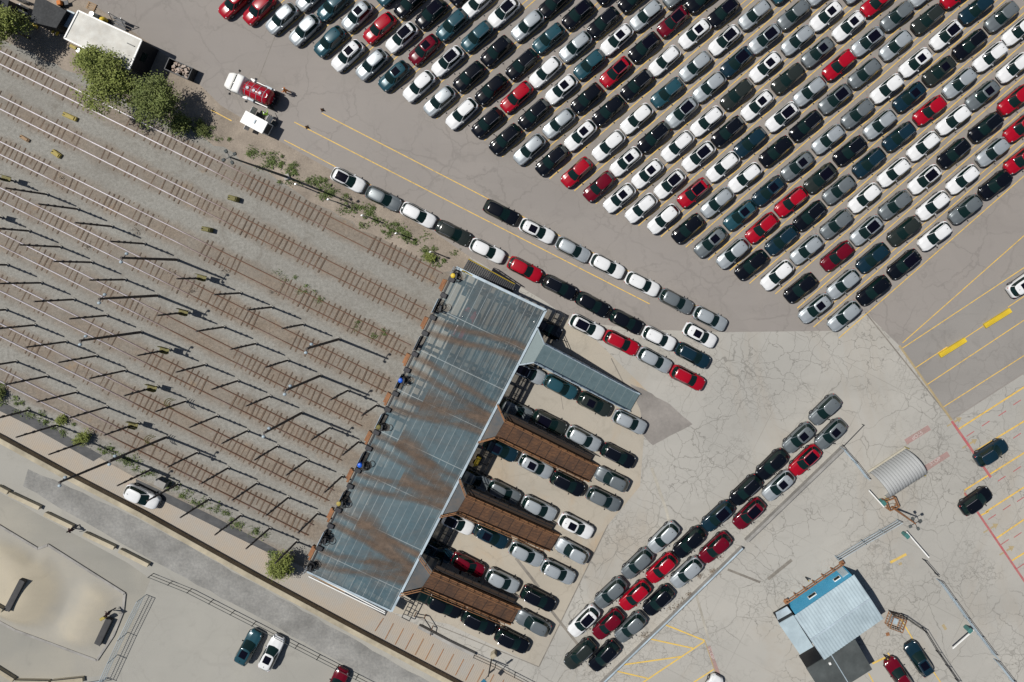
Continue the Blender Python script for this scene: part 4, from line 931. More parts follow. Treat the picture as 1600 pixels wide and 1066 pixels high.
# white kiosk trailer --------------------------------------------------
x, y, _ = P(397,191,2.0); kt = thing('service_trailer', 'small white service trailer with open side doors beside the tanker', 'trailer', (x, y, 0), R(-28))
MB().box((0,0,1.15), (2.9,1.45,1.7), 0, .04).build('trailer_box', M['white'], kt); MB().box((0,0,2.03), (3.0,1.55,.08), 0, .03).build('roof', M['white'], kt); MB().box((.1,.1,2.12), (.18,.5,.12), 0, .03).build('roof_vent', M['palesteel'], kt)
MB().box((1.48,0,1.2),(.05,1.2,1.2),0,.02).build('end_panel', M['cargodark'], kt)
for xx in (-1.15,1.0): MB().box((xx,1.15,1.1),(.06,.9,1.4),0,.02).build('door', M['white'], kt); MB().box((xx+.4,.98,.3),(.7,.6,.06),0,.01).build('step', M['greyroof'], kt)
MB().box((-.9,-1.0,1.1),(.06,.6,1.2),0,.02).build('door', M['white'], kt)
for s_ in (-.7,.7): MB().tube((.2,s_-.1,.3),(.2,s_+.1,.3),.3,.3,14).build('wheel', M['tyre'], kt)
# ---------------------------------------------------------------- people
def person(px, py, label, rz, top, legs, arms=0., stride=.2, hat=None, z=0., board=False):
    x, y = W(px, py); t = thing('person', label, 'person', (x, y, z), rz)
    J = [(0,0,.95,.15),(0,0,1.12,.14),(0,0,1.36,.16),(0,0,1.5,.065),(0.02,0,1.60,.09),(.03,0,1.70,.095)]
    E = [(0,1),(1,2),(2,3),(3,4),(4,5)]
    for s_ in (-1, 1):
        i = len(J); J += [(0,s_*.1,.9,.10),(s_*stride*.5+.03,s_*.12,.5,.065),(s_*stride-.03,s_*.13,.09,.045),(s_*stride+.14,s_*.15,.04,.04)]; E += [(0,i),(i,i+1),(i+1,i+2),(i+2,i+3)]
        i = len(J); J += [(0,s_*.19,1.42,.065),(arms*.12,s_*.27,1.15,.048),(arms*.35+.08,s_*.28,.95+arms*.15,.032),(arms*.42+.12,s_*.28,.88+arms*.16,.03)]; E += [(2,i),(i,i+1),(i+1,i+2),(i+2,i+3)]
        hb = i+3; hx, hy, hz, _ = J[hb]
        for q, ln in enumerate((.075,.085,.08,.065)):
            k = len(J); yy = hy+(q-1.5)*.02; J += [(hx+.02,yy,hz-ln*.5,.009),(hx+.05,yy,hz-ln*.9,.008)]; E += [(hb,k),(k,k+1)]
        k = len(J); J += [(hx+.05,hy-s_*.02,hz,.009),(hx+.075,hy-s_*.03,hz-.03,.008)]; E += [(hb,k),(k,k+1)]
    me = bpy.data.meshes.new('body'); me.from_pydata([j[:3] for j in J], E, []); me.materials.append(top)
    o = bpy.data.objects.new('body', me); C.objects.link(o); o.parent = t
    md = o.modifiers.new('Skin', 'SKIN'); sv = me.skin_vertices[0] if me.skin_vertices else None
    if sv is None: 
        import bmesh
        bm = bmesh.new(); bm.from_mesh(me); bm.verts.layers.skin.verify(); bm.to_mesh(me); bm.free(); sv = me.skin_vertices[0]
    for k, j in enumerate(J): sv.data[k].radius = (j[3], j[3])
    sv.data[0].use_root = True
    o.modifiers.new('Sub', 'SUBSURF').levels = 1
    # head, hair, trousers as worn pieces
    MB().ell((.04,0,1.66),(.095,.078,.115),12,9).ell((.135,0,1.655),(.02,.016,.025),6,5).ell((.03,.08,1.655),(.02,.012,.03),6,5).ell((.03,-.08,1.655),(.02,.012,.03),6,5).build('face', M['skin'], t, True)
    MB().ell((.015,0,1.71),(.11,.095,.09),12,8).build('cap' if hat else 'hair', hat or M['hair'], t, True)
    m_ = MB()
    for s_ in (-1, 1): m_.tube((0,s_*.1,.96),(s_*stride*.5+.03,s_*.12,.5),.125,.085,10).tube((s_*stride*.5+.03,s_*.12,.5),(s_*stride-.03,s_*.13,.08),.085,.065,10)
    m_.ell((0,0,.93),(.15,.19,.13)).build('trousers', legs, t, True)
    for s_ in (-1, 1): MB().ell((s_*stride+.04,s_*.135,.05),(.14,.055,.05)).build('shoe', M['black'], t, True)
    return t
person(451,145,'person in orange workwear standing on the asphalt right of the tanker',R(160),M['orange'],M['orange'],.6,.22,M['white'])
person(422,182,'person in lime green jacket beside the white service trailer',R(110),M['lime'],M['denim'],.9,.15,M['white'])
person(121,823,'person in dark clothes by the end of the concrete ledge',R(200),M['maroonshirt'],M['denim'],.5,.3)
person(182,949,'person in dark clothes crossing the pale skate bank',R(190),M['maroonshirt'],M['denim'],.6,.3,z=.5)
person(1399,836,'person in grey clothes standing near the lamps and green gate box',R(20),M['denim'],M['denim'],.3,.1) if False else None
def cone(px, py, label):
    x, y = W(px, py); t = thing('traffic_cone', label, 'cone', (x, y, 0), .3, 'dark cones at the yellow lane ends')
    MB().tube((0,0,.04),(0,0,.72),.15,.03,14).build('cone_body', M['rust'], t); MB().box((0,0,.025),(.4,.4,.05),0,.01).build('base', M['black'], t); MB().tube((0,0,.35),(0,0,.5),.092,.064,14).build('stripe', M['offwhite'], t)
cone(504,172,'small dark cone at the tip of the upper yellow line'); cone(480,199,'small dark cone standing on the lower yellow line')

# ---------------------------------------------------------------- right side: gatehouse, shelter, barriers
for i, (x, y) in enumerate([(1487,543),(1557,497)]):
    X, Y = W(x, y); t = thing('yellow_barrier', f"long bright yellow kerb block, {['lower left','upper right'][i]} one on the thin line", 'kerb block', (X, Y, 0), R(32), 'long yellow kerb blocks')
    m_ = MB(); m_.prism([(-1.85,-.28),(1.85,-.28),(1.85,.28),(-1.85,.28)], .02, .32); m_.build('block', M['yellow'], t); MB().box((0,0,.36), (3.3,.28,.08), 0, .03).build('crest', M['yellow'], t)
# arched shelter: a corrugated half pipe
c = [Vector((*W(*q), 0)) for q in ((1357,738),(1413,702),(1439,737),(1383,774))]
ctr = sum(c, Vector())/4; ax = ((c[1]-c[0])+(c[2]-c[3]))/2; La = ax.length; ax.normalize(); wd = ((c[3]-c[0])+(c[2]-c[1])).length/2
ar = thing('arched_shelter', 'grey corrugated arched shelter beside the faded red stop boxes', 'shelter', ctr, math.atan2(ax.y, ax.x))
nb = 14; m_ = MB(); vs = []; fs = []; nx = nb*4; na = 20; hgt = 2.7
for i in range(nx+1):
    xx = -La/2+La*i/nx; rr = 1-.022*(0.5+.5*math.cos(2*math.pi*i/4))
    for j in range(na+1):
        th = math.pi*j/na; vs.append((xx, rr*wd/2*math.cos(th), rr*hgt*math.sin(th)**.8))
for i in range(nx):
    for j in range(na): a = i*(na+1)+j; fs.append((a, a+1, a+na+2, a+na+1))
child('corrugated_roof', merge(m_.add(vs, fs).mesh('corrugated_roof', mat('corrugated_sheet', (.33,.34,.34), .8, .0))), ar)
m_ = MB()
for k in range(nb+1):
    xx = -La/2+La*k/nb; pts = [(xx, 1.012*wd/2*math.cos(math.pi*j/12), 1.012*hgt*math.sin(math.pi*j/12)**.8) for j in range(13)]
    for a, b in zip(pts, pts[1:]): m_.tube(a, b, .014, n=4)
m_.build('rib', M['darksteel'], ar)
for s_ in (-1, 1): MB().box((0, s_*(wd/2+.12), .1), (La+.3,.22,.2), 0, .03).build('kerb', speckle('pale_kerb', (.5,.47,.38), (.42,.38,.3), 3), ar)
for xx, s_ in ((La/2+.1,1),(-La/2-.1,-1),(La/2,-1)): MB().tube((xx, s_*(wd/2+.2), 0),(xx, s_*(wd/2+.2), 1.0),.06,.06).build('guard_post', M['oldyellow'], ar)
# blue gatehouse
hb = 3.1; q = [Vector(P(*p, hb)) for p in ((1334,898),(1380,967),(1288,1031),(1241,962))]; cc_ = sum(q, Vector())/4
bh = thing('gatehouse', 'blue walled gatehouse with pale corrugated metal roof at the lower right', 'gatehouse', (cc_.x, cc_.y, 0)); off = Vector((cc_.x, cc_.y, 0)); q = [p-off for p in q]
sh = [(p.x*.96, p.y*.96) for p in q]; MB().prism(sh, .02, hb-.1).build('wall', M['bluewall'], bh)
rd0, rd1 = (q[0]+q[1])/2+Vector((0,0,.45)), (q[3]+q[2])/2+Vector((0,0,.45))
def corr(name, a, b, c_, d, n, mt, par, amp=.035):
    "corrugated sheet: a->b eave, d->c ridge; ribs run up the slope"
    vs = []; fs = []; nm = (b-a).cross(d-a).normalized(); nm = nm if nm.z > 0 else -nm; k = n*4
    for i in range(k+1):
        f = i/k; o2 = nm*(amp if i % 4 in (1,2) else 0)
        vs += [a.lerp(b, f)+o2, d.lerp(c_, f)+o2]
    for i in range(k): fs.append((2*i, 2*i+2, 2*i+3, 2*i+1))
    return MB().add(vs, fs).build(name, mt, par)
M['paleroof'] = speckle('pale_blue_roof_sheet', (.40,.49,.53), (.33,.41,.45), .8, .5, .45, amt=.15)
corr('roof_slope', q[0], q[3], rd1, rd0, 22, M['paleroof'], bh); corr('roof_slope', q[1], q[2], rd1, rd0, 22, M['paleroof'], bh)
MB().bar(rd0+Vector((0,0,.0)), rd1+Vector((0,0,.0)), .22, .06).build('ridge_cap', M['palesteel'], bh)
for a, b in ((q[0], rd0), (rd0, q[1]), (q[3], rd1), (rd1, q[2])): MB().tube(a, b, .04, n=5).build('gable_trim', M['palesteel'], bh)
# annex roof
g = [Vector(P(*p, 2.7))-off for p in ((1217,975),(1240,962),(1271,1011),(1250,1023))]
MB().prism([(p.x, p.y) for p in g], 2.55, 2.66).build('annex_roof', M['paleroof'], bh); MB().prism([(p.x*.985, p.y*.985) for p in g], .02, 2.55).build('annex_wall', M['darksteel'], bh)
g = [Vector(P(*p, 1.9))-off for p in ((1212,958),(1230,948),(1241,962),(1217,975))]; MB().prism([(p.x, p.y) for p in g], 1.8, 1.88).build('porch_roof', M['palesteel'], bh)
w0, w1 = Vector((*sh[0], 0)), Vector((*sh[3], 0)); wn = Vector((-(w1-w0).y, (w1-w0).x, 0)).normalized(); wn = wn if wn.dot(w0) > 0 else -wn
for f, wdt in ((.2,.9),(.64,1.1)):
    p = w0.lerp(w1, f)+wn*.03; an = math.atan2((w1-w0).y, (w1-w0).x); fr = MB().box((p.x, p.y, 1.7), (wdt,.08,.6), an).build('window_frame', M['white'], bh)
    MB().box((p.x+wn.x*.03, p.y+wn.y*.03, 1.7), (wdt-.16,.08,.42), an).build('pane', M['glass'], fr)
p = w0.lerp(w1, .07)+wn*.03; MB().box((p.x, p.y, 1.1), (.85,.07,2.1), an).build('door', M['paleroof'], bh)
rl = thing('rusty_railing', 'rusty walkway railing along the blue wall of the gatehouse', 'railing', (off.x, off.y, 0))
a, b = w0+wn*.55, w1+wn*.55; m_ = MB()
for hh in (.55,1.05): m_.tube(a+Vector((0,0,hh)), b+Vector((0,0,hh)), .06, n=6)
m_.build('rail_bar', M['rust'], rl); m_ = MB()
for k in range(7): p = a.lerp(b, k/6); m_.tube(p, p+Vector((0,0,1.1)), .09, n=6)
m_.box((a.x, a.y, .55), (.6,.5,.08), an).box((b.x, b.y, .55), (.6,.5,.08), an); m_.build('upright', M['rust'], rl)
bs, lo2 = slabroof('flat_shed', 'flat black roofed shed attached below the gatehouse', 'shed', [(1260,1045),(1336,999),(1363,1046),(1290,1092)], 2.8, M['darksteel'], M['greyroof'], .06)
MB().bar((*[(lo2[0][k]+lo2[1][k])/2 for k in (0,1)], 2.8), (*[(lo2[2][k]+lo2[3][k])/2 for k in (0,1)], 2.8), .1, .05).build('roof_seam', M['palesteel'], bs)
MB().box((-1.2,.7,2.9),(.28,.28,.22),.4,.04).build('roof_vent', M['white'], bs)
# tan cage
x, y = W(1395,967); cg = thing('tan_cage', 'rusty tan steel cage at the corner of the gatehouse', 'cage', (x, y, 0), R(-20))
m_ = MB()
for z in (.1,.75,1.4):
    for a, b in (((-.8,-.75),(.8,-.75)),((.8,-.75),(.8,.75)),((.8,.75),(-.8,.75)),((-.8,.75),(-.8,-.75))): m_.tube((*a,z),(*b,z),.05,n=6)
m_.build('hoop', M['rustwood'], cg); m_ = MB()
for k in range(6):
    f = -.8+1.6*k/5
    for s_ in (-.78,.78): m_.tube((f,s_,0),(f,s_,1.4),.03,n=5); m_.tube((s_,f,0),(s_,f,1.4),.03,n=5)
m_.build('bar', M['rustwood'], cg); MB().box((0,0,.3),(.7,.7,.6),0,.05).build('pump', M['palesteel'], cg)
x, y = W(1387,991); MB().box((0,0,.02),(.42,.42,.04),.3,.01).build('manhole_cover', M['rust'], None, loc=(x, y, .0)); tag(bpy.data.objects['manhole_cover'], 'small rusty square cover below the tan cage', 'cover')
# barriers, gates and fences
def fence(pts, h, label, mt='steel', bars=2, post_step=3.2, panel=False, group=None, cat='fence', name='metal_fence', w=.035):
    a0 = Vector((*W(*pts[0]), 0)); t = thing(name, label, cat, a0, 0, group); V = [Vector((*W(*p), 0))-a0 for p in pts]
    m_ = MB(); k_ = 0
    for a, b in zip(V, V[1:]):
        for i in range(bars): z = h*(i+1)/bars; m_.tube(a+Vector((0,0,z)), b+Vector((0,0,z)), w, n=5)
        if panel: 
            n = max(2, int((b-a).length/.22))
            for i in range(n): p = a.lerp(b, i/n); m_.tube(p+Vector((0,0,.08)), p+Vector((0,0,h)), .012, n=3)
    m_.build('rail_bar', M[mt], t)
    for a, b in zip(V, V[1:]):
        n = max(1, int((b-a).length/post_step))
        for i in range(n+1): p = a.lerp(b, i/n); MB().tube(p, p+Vector((0,0,h+.06)), .05, .05, 6).build('post', M[mt], t)
    return t
def lowwall(pts, h, w, mt, label, cat='low wall', name='low_wall', top=None):
    a0 = Vector((*W(*pts[0]), 0)); t = thing(name, label, cat, a0); V = [Vector((*W(*p), 0))-a0 for p in pts]
    for a, b in zip(V, V[1:]): MB().bar(a, b, w, h).build('wall_section', mt, t); MB().bar(a+Vector((0,0,h)), b+Vector((0,0,h)), w*1.2, .05).build('coping', top or mt, t)
    return t
M['wallgrey'] = speckle('grey_wall_concrete', (.33,.32,.30), (.25,.24,.225), 2, .4, .9)
M['tancurb'] = speckle('tan_ledge_concrete', (.42,.37,.27), (.34,.30,.22), 2, .4, .85)
lowwall([(925,1078),(1040,968),(1158,853)], .75, .16, M['wallgrey'], 'long low grey wall beside the diagonal block of cars', top=M['palesteel'])
lowwall([(1164,843),(1240,770),(1316,697)], .75, .3, M['wallgrey'], 'shorter low grey wall continuing up right past the red car', top=M['wallgrey'])
fence([(1312,698),(1330,718),(1350,744)], 1.6, 'leaning grey fence panel between the wall and arched shelter', 'palesteel', 3, 1.6, True)
fence([(1316,695),(1347,663)], .5, 'thin low cable rail ending in open concrete above the fence', 'darksteel', 1, 2.4)
fence([(1304,868),(1345,843),(1400,811)], 1.5, 'grey mesh fence running up to the light mast', 'palesteel', 3, 2.4, True)
fence([(1441,873),(1460,895)], 1.1, 'short dark rail just below the white barrier arm', 'darksteel', 2, 1.6)
fence([(1463,904),(1505,962),(1548,1019)], 1.6, 'long grey fence on open concrete right of the gatehouse', 'palesteel', 3, 2.4, True)
fence([(1552,1029),(1600,1090)], 1.6, 'grey fence leaving the frame at the bottom right corner', 'palesteel', 3, 2.4, True)
fence([(1388,953),(1408,958),(1440,980),(1462,1016),(1492,1060)], 1.5, 'curved dark fence from the tan cage past the blue car', 'darksteel', 2, 1.8, True)
def arm(bx, by, ex, ey, label):
    a, b = Vector((*W(bx, by), 0)), Vector((*W(ex, ey), 0)); t = thing('barrier_gate', label, 'barrier gate', a, math.atan2((b-a).y, (b-a).x))
    L = (b-a).length; MB().box((0,0,.5),(.5,.42,1.0),0,.08).build('gate_cabinet', M['greenbox'], t); MB().box((0,0,1.05),(.6,.5,.12),0,.05).build('cabinet_lid', M['greenbox'], t)
    MB().bar((-.4,.3,.85),(L,.3,.9),.14,.09).build('arm', M['white'], t)
arm(1411,833,1442,869,'white barrier arm with green cabinet near the light mast'); arm(1508,979,1479,1004,'white barrier arm with green cabinet out on the open concrete'); arm(1375,782,1355,760,'white barrier arm with green cabinet below the arched shelter')
for x, y in [(1434,948)]: pass
x, y = W(1388,783); t = thing('mast_guard', 'rusty steel guard frame at the foot of the light mast', 'frame', (x, y, 0), .4)
m_ = MB(); [m_.tube((sx_*.6, sy_*.6, 0),(sx_*.6, sy_*.6, 1.2),.07,n=6) for sx_ in (-1,1) for sy_ in (-1,1)]; m_.build('upright', M['rustwood'], t)
m_ = MB(); [m_.tube(a, b, .06, n=6) for z in (.6,1.2) for a, b in (((-.6,-.6,z),(.6,-.6,z)),((.6,-.6,z),(.6,.6,z)),((.6,.6,z),(-.6,.6,z)),((-.6,.6,z),(-.6,-.6,z)))]; m_.build('cross_rail', M['rustwood'], t)
for i, (x, y) in enumerate([(1307,871),(1259,902),(1381,1023),(1245,868)][:3]):
    X, Y = W(x, y); t = thing('bollard', ['dark bollard at the lower end of the mesh fence','dark bollard beside the yellow strip above the gatehouse','dark bollard at the yellow bar below the gatehouse'][i], 'bollard', (X, Y, 0))
    MB().tube((0,0,0),(0,0,1.0),.09,.09,12).build('bollard_post', M['darksteel'], t); MB().ell((0,0,1.0),(.09,.09,.05)).build('cap', M['oldyellow'], t)
# ---------------------------------------------------------------- lower left: roadside barriers, skate park
M['brownrail'] = speckle('brown_barrier_steel', (.20,.155,.10), (.30,.235,.16), 2, .4, .85)
lowwall([(-300,533),(0,681),(110,741),(222,799),(400,898),(560,984),(712,1064),(900,1165)], .9, .5, M['brownrail'], 'long brown roadside barrier wall running down to the bottom edge', 'barrier wall', 'barrier_wall', M['tancurb'])
for i, (a, b) in enumerate([((0,759),(17,768)),((19,770),(66,792)),((74,801),(117,822)),((135,832),(182,854)),((190,858),(235,881))]):
    lowwall([a, b], .5, .42, M['tancurb'], f"tan concrete ledge beside the cobbled strip, {ORD[i]} of five from the left", 'ledge', 'concrete_ledge')['group'] = 'tan ledges in line beside the cobbled strip'
fence([(240,896),(300,920),(400,971),(500,1023),(590,1069),(700,1125)], 1.1, 'thin dark fence along the road edge from the ledges to bottom', 'greyroof', 2, 2.4)
fence([(229,929),(200,988),(168,1058)], 1.9, 'grey mesh fence between the skate park and the pale lot', 'palesteel', 3, 2.6, True)
fence([(166,1059),(125,1066),(60,1080)], 1.2, 'grey fence at the bottom edge of the skate park', 'palesteel', 2, 2.6)
# banked skating surface, real relief
poly = [(-120,760),(0,821),(60,857),(76,851),(196,927),(193,955),(178,992),(152,1031),(25,984),(-10,965),(-120,925)]
def inside(x, y):
    c = False; j = len(poly)-1
    for i in range(len(poly)):
        if (poly[i][1] > y) != (poly[j][1] > y) and x < (poly[j][0]-poly[i][0])*(y-poly[i][1])/(poly[j][1]-poly[i][1])+poly[i][0]: c = not c
        j = i
    return c
def sst(a, b, x): t = min(1, max(0, (x-a)/(b-a))); return t*t*(3-2*t)
def edge_d(x, y):
    m = 1e9
    for a, b in zip(poly, poly[1:]+poly[:1]):
        dx, dy = b[0]-a[0], b[1]-a[1]; f = min(1, max(0, ((x-a[0])*dx+(y-a[1])*dy)/(dx*dx+dy*dy))); m = min(m, math.hypot(x-a[0]-dx*f, y-a[1]-dy*f))
    return m
def skz(x, y):
    # distance along the park axis, running down right
    e = R(26); s_ = (x-10)*math.cos(e)+(y-910)*math.sin(e); c_ = -(x-10)*math.sin(e)+(y-910)*math.cos(e)
    r = math.hypot(s_, c_*1.25)
    mound = 1.6*(1-sst(34, 104, r)); far = .5*sst(95, 135, s_)*(1-.6*sst(140, 172, s_)); side = .35*sst(-28, -60, c_)*sst(30, 70, s_) if False else 0
    return .10+max(mound, far)*sst(0, 26, edge_d(x, y))
st_ = 3.0; vid = {}; vs = []; fs = []
def gv(i, j):
    if (i, j) not in vid: X, Y = -120+i*st_, 755+j*st_; vid[(i, j)] = len(vs); vs.append((*W(X, Y), skz(X, Y)))
    return vid[(i, j)]
for i in range(110):
    for j in range(95):
        X, Y = -120+(i+.5)*st_, 755+(j+.5)*st_
        if inside(X, Y): fs.append((gv(i, j), gv(i, j+1), gv(i+1, j+1), gv(i+1, j)))
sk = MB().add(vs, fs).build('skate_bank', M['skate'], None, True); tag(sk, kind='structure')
pp = [W(*p) for p in poly]; m_ = MB()
for a, b, pa, pb in zip(pp, pp[1:]+pp[:1], poly, poly[1:]+poly[:1]):
    n = max(1, int(math.hypot(b[0]-a[0], b[1]-a[1])/.5))
    for k in range(n):
        f0, f1 = k/n, (k+1)/n; p0 = (a[0]+(b[0]-a[0])*f0, a[1]+(b[1]-a[1])*f0); p1 = (a[0]+(b[0]-a[0])*f1, a[1]+(b[1]-a[1])*f1)
        z0 = skz(pa[0]+(pb[0]-pa[0])*f0, pa[1]+(pb[1]-pa[1])*f0); z1 = skz(pa[0]+(pb[0]-pa[0])*f1, pa[1]+(pb[1]-pa[1])*f1)
        dx, dy = p1[0]-p0[0], p1[1]-p0[1]; l = math.hypot(dx, dy); sx_, sy_ = -dy/l*.14, dx/l*.14
        m_.add([(p0[0]-sx_,p0[1]-sy_,0),(p0[0]+sx_,p0[1]+sy_,0),(p1[0]+sx_,p1[1]+sy_,0),(p1[0]-sx_,p1[1]-sy_,0),(p0[0]-sx_,p0[1]-sy_,z0+.07),(p0[0]+sx_,p0[1]+sy_,z0+.07),(p1[0]+sx_,p1[1]+sy_,z1+.07),(p1[0]-sx_,p1[1]-sy_,z1+.07)], [(4,5,6,7),(0,1,5,4),(2,3,7,6),(3,0,4,7),(1,2,6,5)])
m_.build('skate_bank_kerb', M['wallgrey'])['kind'] = 'structure'
sheet('skate_apron', [(-300,650),(0,770),(80,815),(200,880),(235,905),(205,985),(170,1055),(-300,1100)], .0075, M['skatefloor'], 0)
def ledge(a, b, w, h, mt, label):
    za = skz(*a) if inside(*a) else 0; p, q = Vector((*W(*a), 0)), Vector((*W(*b), 0)); c_ = (p+q)/2
    t = thing('skate_ledge', label, 'skate ledge', (c_.x, c_.y, za), math.atan2((q-p).y, (q-p).x)); L = (q-p).length
    MB().box((0,0,h/2), (L,w,h), 0, .03).build('ledge_block', mt, t); MB().box((0,w/2,h), (L,.06,.06)).build('steel_edge', M['darksteel'], t)
M['darkledge'] = speckle('dark_ledge_top', (.035,.036,.04), (.05,.05,.05), 2, .5, .7)
ledge((54,896),(30,942),.7,.5,M['darkledge'],'dark sloping ledge at the right end of the left mound'); ledge((176,963),(157,1003),.75,.5,M['darkledge'],'dark ledge with yellow tip on the right bank'); ledge((-10,921),(26,941),.5,.5,M['tancurb'],'tan ledge joining the dark ledge on the left mound')
for i, (a, b) in enumerate([((-10,1038),(25,1060)),((28,1063),(80,1064)),((84,1064),(133,1059))]): ledge(a, b, .55, .45, M['tancurb'], f"tan ledge at the bottom edge of the skate park, {ORD[i]} from the left")
x, y = W(172,958); MB().box((0,0,.75),(.7,.35,.5),R(30),.06).build('yellow_bin', M['oldyellow'], None, loc=(x, y, .45)); tag(bpy.data.objects['yellow_bin'], 'small yellow box at the upper end of the right dark ledge', 'box')
# rusty slab joints, curb and signal by the bottom of the deck
jm = thing('rusty_joints', 'row of thin rusty steel joints across the tan slabs', 'steel joints', (*W(680,1010), 0)); o_ = Vector(jm.location)
for k in range(20):
    x0, y0 = 599+15.7*k, 966+8.0*k; a, b = Vector((*W(x0, y0), .0))-o_, Vector((*W(x0-13, y0+25 if k else y0+20), .0))-o_
    MB().bar(a, b, .09, .05).build('joint', M['rustwood'] if k % 3 else M['rust'], jm)
lowwall([(655,976),(700,1000),(742,1020)], .5, .3, M['wallgrey'], 'grey curb wall above the rusty slab joints')
fence([(742,1020),(775,1035),(835,1066),(880,1090)], 1.1, 'thin dark fence from the curb wall to the bottom edge', 'darksteel', 2, 2.2)
x, y = W(768,1030); t = thing('signal_post', 'signal post with small blue solar panel beside the rusty joints', 'signal', (x, y, 0), R(20))
MB().tube((0,0,0),(0,0,3.6),.09,.07).build('signal_pole', M['darksteel'], t); MB().box((-.9,-.6,3.3),(.75,.5,.05),.5,.01).build('solar_panel', M['solar'], t); MB().tube((0,0,3.2),(-.9,-.6,3.25),.04).box((.5,.3,3.3),(.9,.12,.3),.3,.03).build('signal_arm', M['darksteel'], t); MB().box((.6,.7,.5),(.7,.5,1.0),.3,.05).build('cabinet', M['tancurb'], t)
x, y = W(668,968); t = thing('bent_guard_rail', 'bent rusty guard rail at the bottom right corner of the deck', 'guard rail', (x, y, 0), R(-20))
MB().tube((-1.6,.3,.9),(-.4,.5,.9),.06).tube((-.4,.5,.9),(.9,-.5,.9),.06).tube((.9,-.5,.9),(1.0,-1.2,.9),.06).build('rail_bar', M['darksteel'], t); MB().tube((-1.6,.3,0),(-1.6,.3,.95),.06).tube((-.4,.5,0),(-.4,.5,.95),.06).tube((.9,-.5,0),(.9,-.5,.95),.06).tube((1,-1.2,0),(1,-1.2,.95),.06).build('upright', M['rust'], t)
# shed by the slab strip
x, y = W(258,752); t = thing('slab_hut', 'small open lean-to beside the white car on the tan strip', 'lean-to', (x, y, 0), R(-27))
MB().box((0,0,1.1),(1.3,.8,.06),0,.02).build('hut_roof', M['wallgrey'], t); MB().box((-.6,0,.53),(.06,.75,1.06)).build('hut_wall', M['wallgrey'], t); MB().box((.6,0,.53),(.06,.75,1.06)).build('hut_wall', M['wallgrey'], t)
# ---------------------------------------------------------------- vegetation
def leaves(blobs, count, size, seed=0):
    r_ = np.random.RandomState(seed); vs = []; fs = []; wts = np.array([b[3]*b[4]*b[5] for b in blobs]); wts = wts/wts.sum()
    # twig clumps through the crown's volume
    ncl = max(20, count//26); cl = []
    for b in r_.choice(len(blobs), ncl, p=wts):
        d = r_.normal(size=3); d /= np.linalg.norm(d); rr = r_.uniform(.35, 1.08)**.6; x, y, z, rx, ry, rz_ = blobs[b]; cl.append((x+d[0]*rx*rr, y+d[1]*ry*rr, z+d[2]*rz_*rr))
    for k in range(count):
        c_ = cl[r_.randint(ncl)]; p = np.array(c_)+r_.normal(size=3)*size*2.6*np.array((1,1,.7)); a = r_.normal(size=3)*(1,1,.45); a /= np.linalg.norm(a); b_ = np.cross(a, np.array((0,0,1))+r_.normal(size=3)*.55); b_ /= np.linalg.norm(b_)
        s1, s2 = size*r_.uniform(.6,1.3), size*r_.uniform(.35,.7); o = len(vs); vs += [tuple(p-a*s1), tuple(p+b_*s2), tuple(p+a*s1), tuple(p-b_*s2)]; fs.append((o, o+1, o+2, o+3))
    return vs, fs
def tree(px, py, h, R_, label, mt, seed, count=5200, size=.13, name='tree', cat='tree', lobes=7, sq=.75):
    x, y = W(px, py); t = thing(name, label, cat, (x, y, 0)); r_ = random.Random(seed); blobs = []
    for k in range(lobes):
        a = r_.uniform(0, 6.28); d = R_*r_.uniform(.15,.72); s_ = R_*r_.uniform(.32,.55); blobs.append((d*math.cos(a), d*math.sin(a), h*r_.uniform(.5,.82), s_, s_, s_*sq))
    blobs.append((0,0,h*.75,R_*.5,R_*.5,R_*.4)); m_ = MB(); m_.tube((0,0,0),(0,0,h*.45),.05*h*.5,.03*h*.5,8)
    for b in blobs: m_.tube((0,0,h*.35),(b[0],b[1],b[2]),.035*h*.4,.012*h*.4,6)
    m_.build('trunk', M['bark'], t); vs, fs = leaves(blobs, count, size, seed); m_ = MB(); m_.v = vs; m_.f = fs; m_.build('crown', mt, t); return t
tree(206,141,6.3,3.7,'bright green tree, larger left part of the clump over the trailer',M['leaf'],3,9500,lobes=11)
tree(180,104,5.4,1.9,'small bright green tree at the left edge of the clump',M['leaf'],5,3600)
tree(268,173,5.6,3.2,'darker green tree at the right of the clump near the skip',M['leaf2'],8,6800,lobes=10)
tree(292,198,2.2,1.2,'dark low shrub right of the tree clump beside the skip shade',M['leaf2'],9,1800)
tree(46,60,6.4,2.6,'green tree over the sheds in the top left corner',M['leaf'],12,5200); tree(8,40,6.2,2.2,'green tree cut by the left edge beneath the hut',M['leaf2'],13,4200)
tree(448,878,3.0,1.75,'small bright green tree at the bottom corner of the deck',M['leaf'],21,4200,.11)
def bush(px, py, r_, h, label, mt='leaf', seed=1): return tree(px, py, h, r_, label, M[mt], seed, int(900*r_*r_)+500, .08, 'bush', 'bush', 5, .6)
bush(134,684,1.15,1.2,'green bush beside the tracks at the left on the tan slope','leaf',31); bush(672,402,.55,.8,'small bright green bush beside the verge near the top track end','leaf',32)
bush(6,612,.9,.9,'green bush cut by the left edge under the tracks','leaf2',33); bush(100,655,.5,.5,'tiny weed bush at the left end of the dark strip','leaf',34)
bush(320,203,.9,.8,'low green bush at the lower right of the tree clump','leaf2',35)
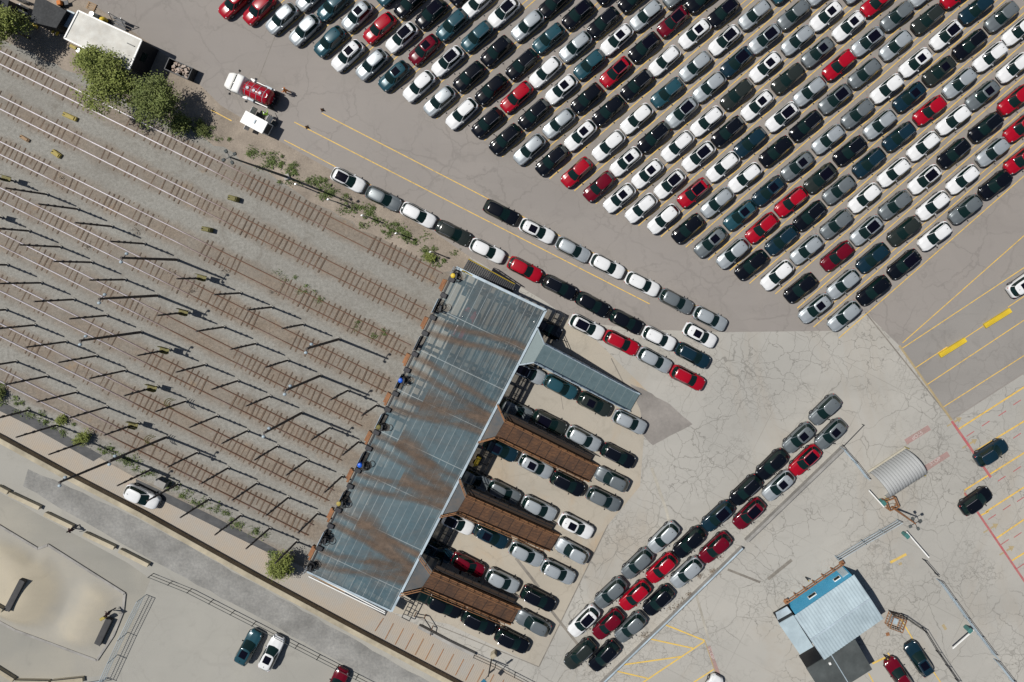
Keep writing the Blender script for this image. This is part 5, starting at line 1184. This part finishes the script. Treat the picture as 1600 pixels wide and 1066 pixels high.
def weeds(pts, n, spread, size, name='weeds', mt='weed', seed=0):
    r_ = np.random.RandomState(seed); vs = []; fs = []; cl = []
    seg = list(zip(pts, pts[1:])); ln = np.array([math.hypot(b[0]-a[0], b[1]-a[1]) for a, b in seg]); ln /= ln.sum()
    for k in range(max(6, n//60)):
        a, b = seg[r_.choice(len(seg), p=ln)]; f = r_.rand(); cl.append((a[0]+(b[0]-a[0])*f+r_.normal()*spread, a[1]+(b[1]-a[1])*f+r_.normal()*spread, r_.uniform(1.5,5)))
    for k in range(n):
        c_ = cl[r_.randint(len(cl))]; x, y = W(c_[0]+r_.normal()*c_[2], c_[1]+r_.normal()*c_[2]*.8); a = r_.normal(size=3)*size; b_ = r_.normal(size=3)*size*.6; z = .05+abs(r_.normal())*.1
        o = len(vs); vs += [(x-a[0],y-a[1],z), (x+b_[0],y+b_[1],z+abs(b_[2])), (x+a[0],y+a[1],z+abs(a[2])*.5), (x-b_[0],y-b_[1],z)]; fs.append((o,o+1,o+2,o+3))
    m_ = MB(); m_.v = vs; m_.f = fs; m_.build(name, M[mt])['kind'] = 'stuff'
weeds([(392,240),(450,268),(520,300),(590,345),(640,372),(700,412)], 6500, 7, .07, seed=1); weeds([(300,190),(360,222)], 700, 6, .06, seed=2)
weeds([(-40,590),(40,640),(90,665),(160,700),(230,735),(330,790),(420,840)], 4800, 5, .065, seed=3)
weeds([(430,420),(520,480),(600,530)], 900, 6, .05, seed=4); weeds([(1000,1000),(1060,940),(1120,880),(1145,840)], 700, 3.5, .06, mt='dirt', seed=5); weeds([(480,890),(420,860),(440,900)], 500, 6, .06, seed=6)
weeds([(20,300),(200,395),(350,475),(420,520)], 500, 30, .05, mt='dirt', seed=7)
# ---------------------------------------------------------------- light and camera
sunv = Vector((-math.cos(R(22))*math.cos(R(59)), math.sin(R(22))*math.cos(R(59)), math.sin(R(59))))
sl = bpy.data.lights.new('sun', 'SUN'); sl.energy = 4.6; sl.angle = R(.53); sl.color = (1,.96,.90)
so = bpy.data.objects.new('sun', sl); C.objects.link(so); so.rotation_euler = (-sunv).to_track_quat('-Z', 'Y').to_euler(); so.location = (-40,30,80)
wd_ = bpy.data.worlds.new('World'); bpy.context.scene.world = wd_; wd_.use_nodes = True; nt = wd_.node_tree
sky = nt.nodes.new('ShaderNodeTexSky'); sky.sky_type = 'NISHITA'; sky.sun_disc = False; sky.sun_elevation = R(59); sky.sun_rotation = math.atan2(sunv.x, sunv.y) % (2*math.pi)
nt.links.new(sky.outputs[0], nt.nodes['Background'].inputs[0]); nt.nodes['Background'].inputs[1].default_value = .05
cam = bpy.data.cameras.new('camera'); co = bpy.data.objects.new('camera', cam); C.objects.link(co)
co.location = (*W(NX, NY), H); co.rotation_euler = (0,0,0); cam.sensor_width = 36; cam.lens = 24; cam.clip_end = 3000; cam.clip_start = 1
cam.shift_x = (800-NX)/1600; cam.shift_y = (NY-533)/1600
sc = bpy.context.scene; sc.camera = co; sc.view_settings.view_transform = 'Standard'; sc.view_settings.look = 'None'; sc.view_settings.exposure = 0.0; sc.view_settings.gamma = 1
sc.render.resolution_x = 1024; sc.render.resolution_y = 682
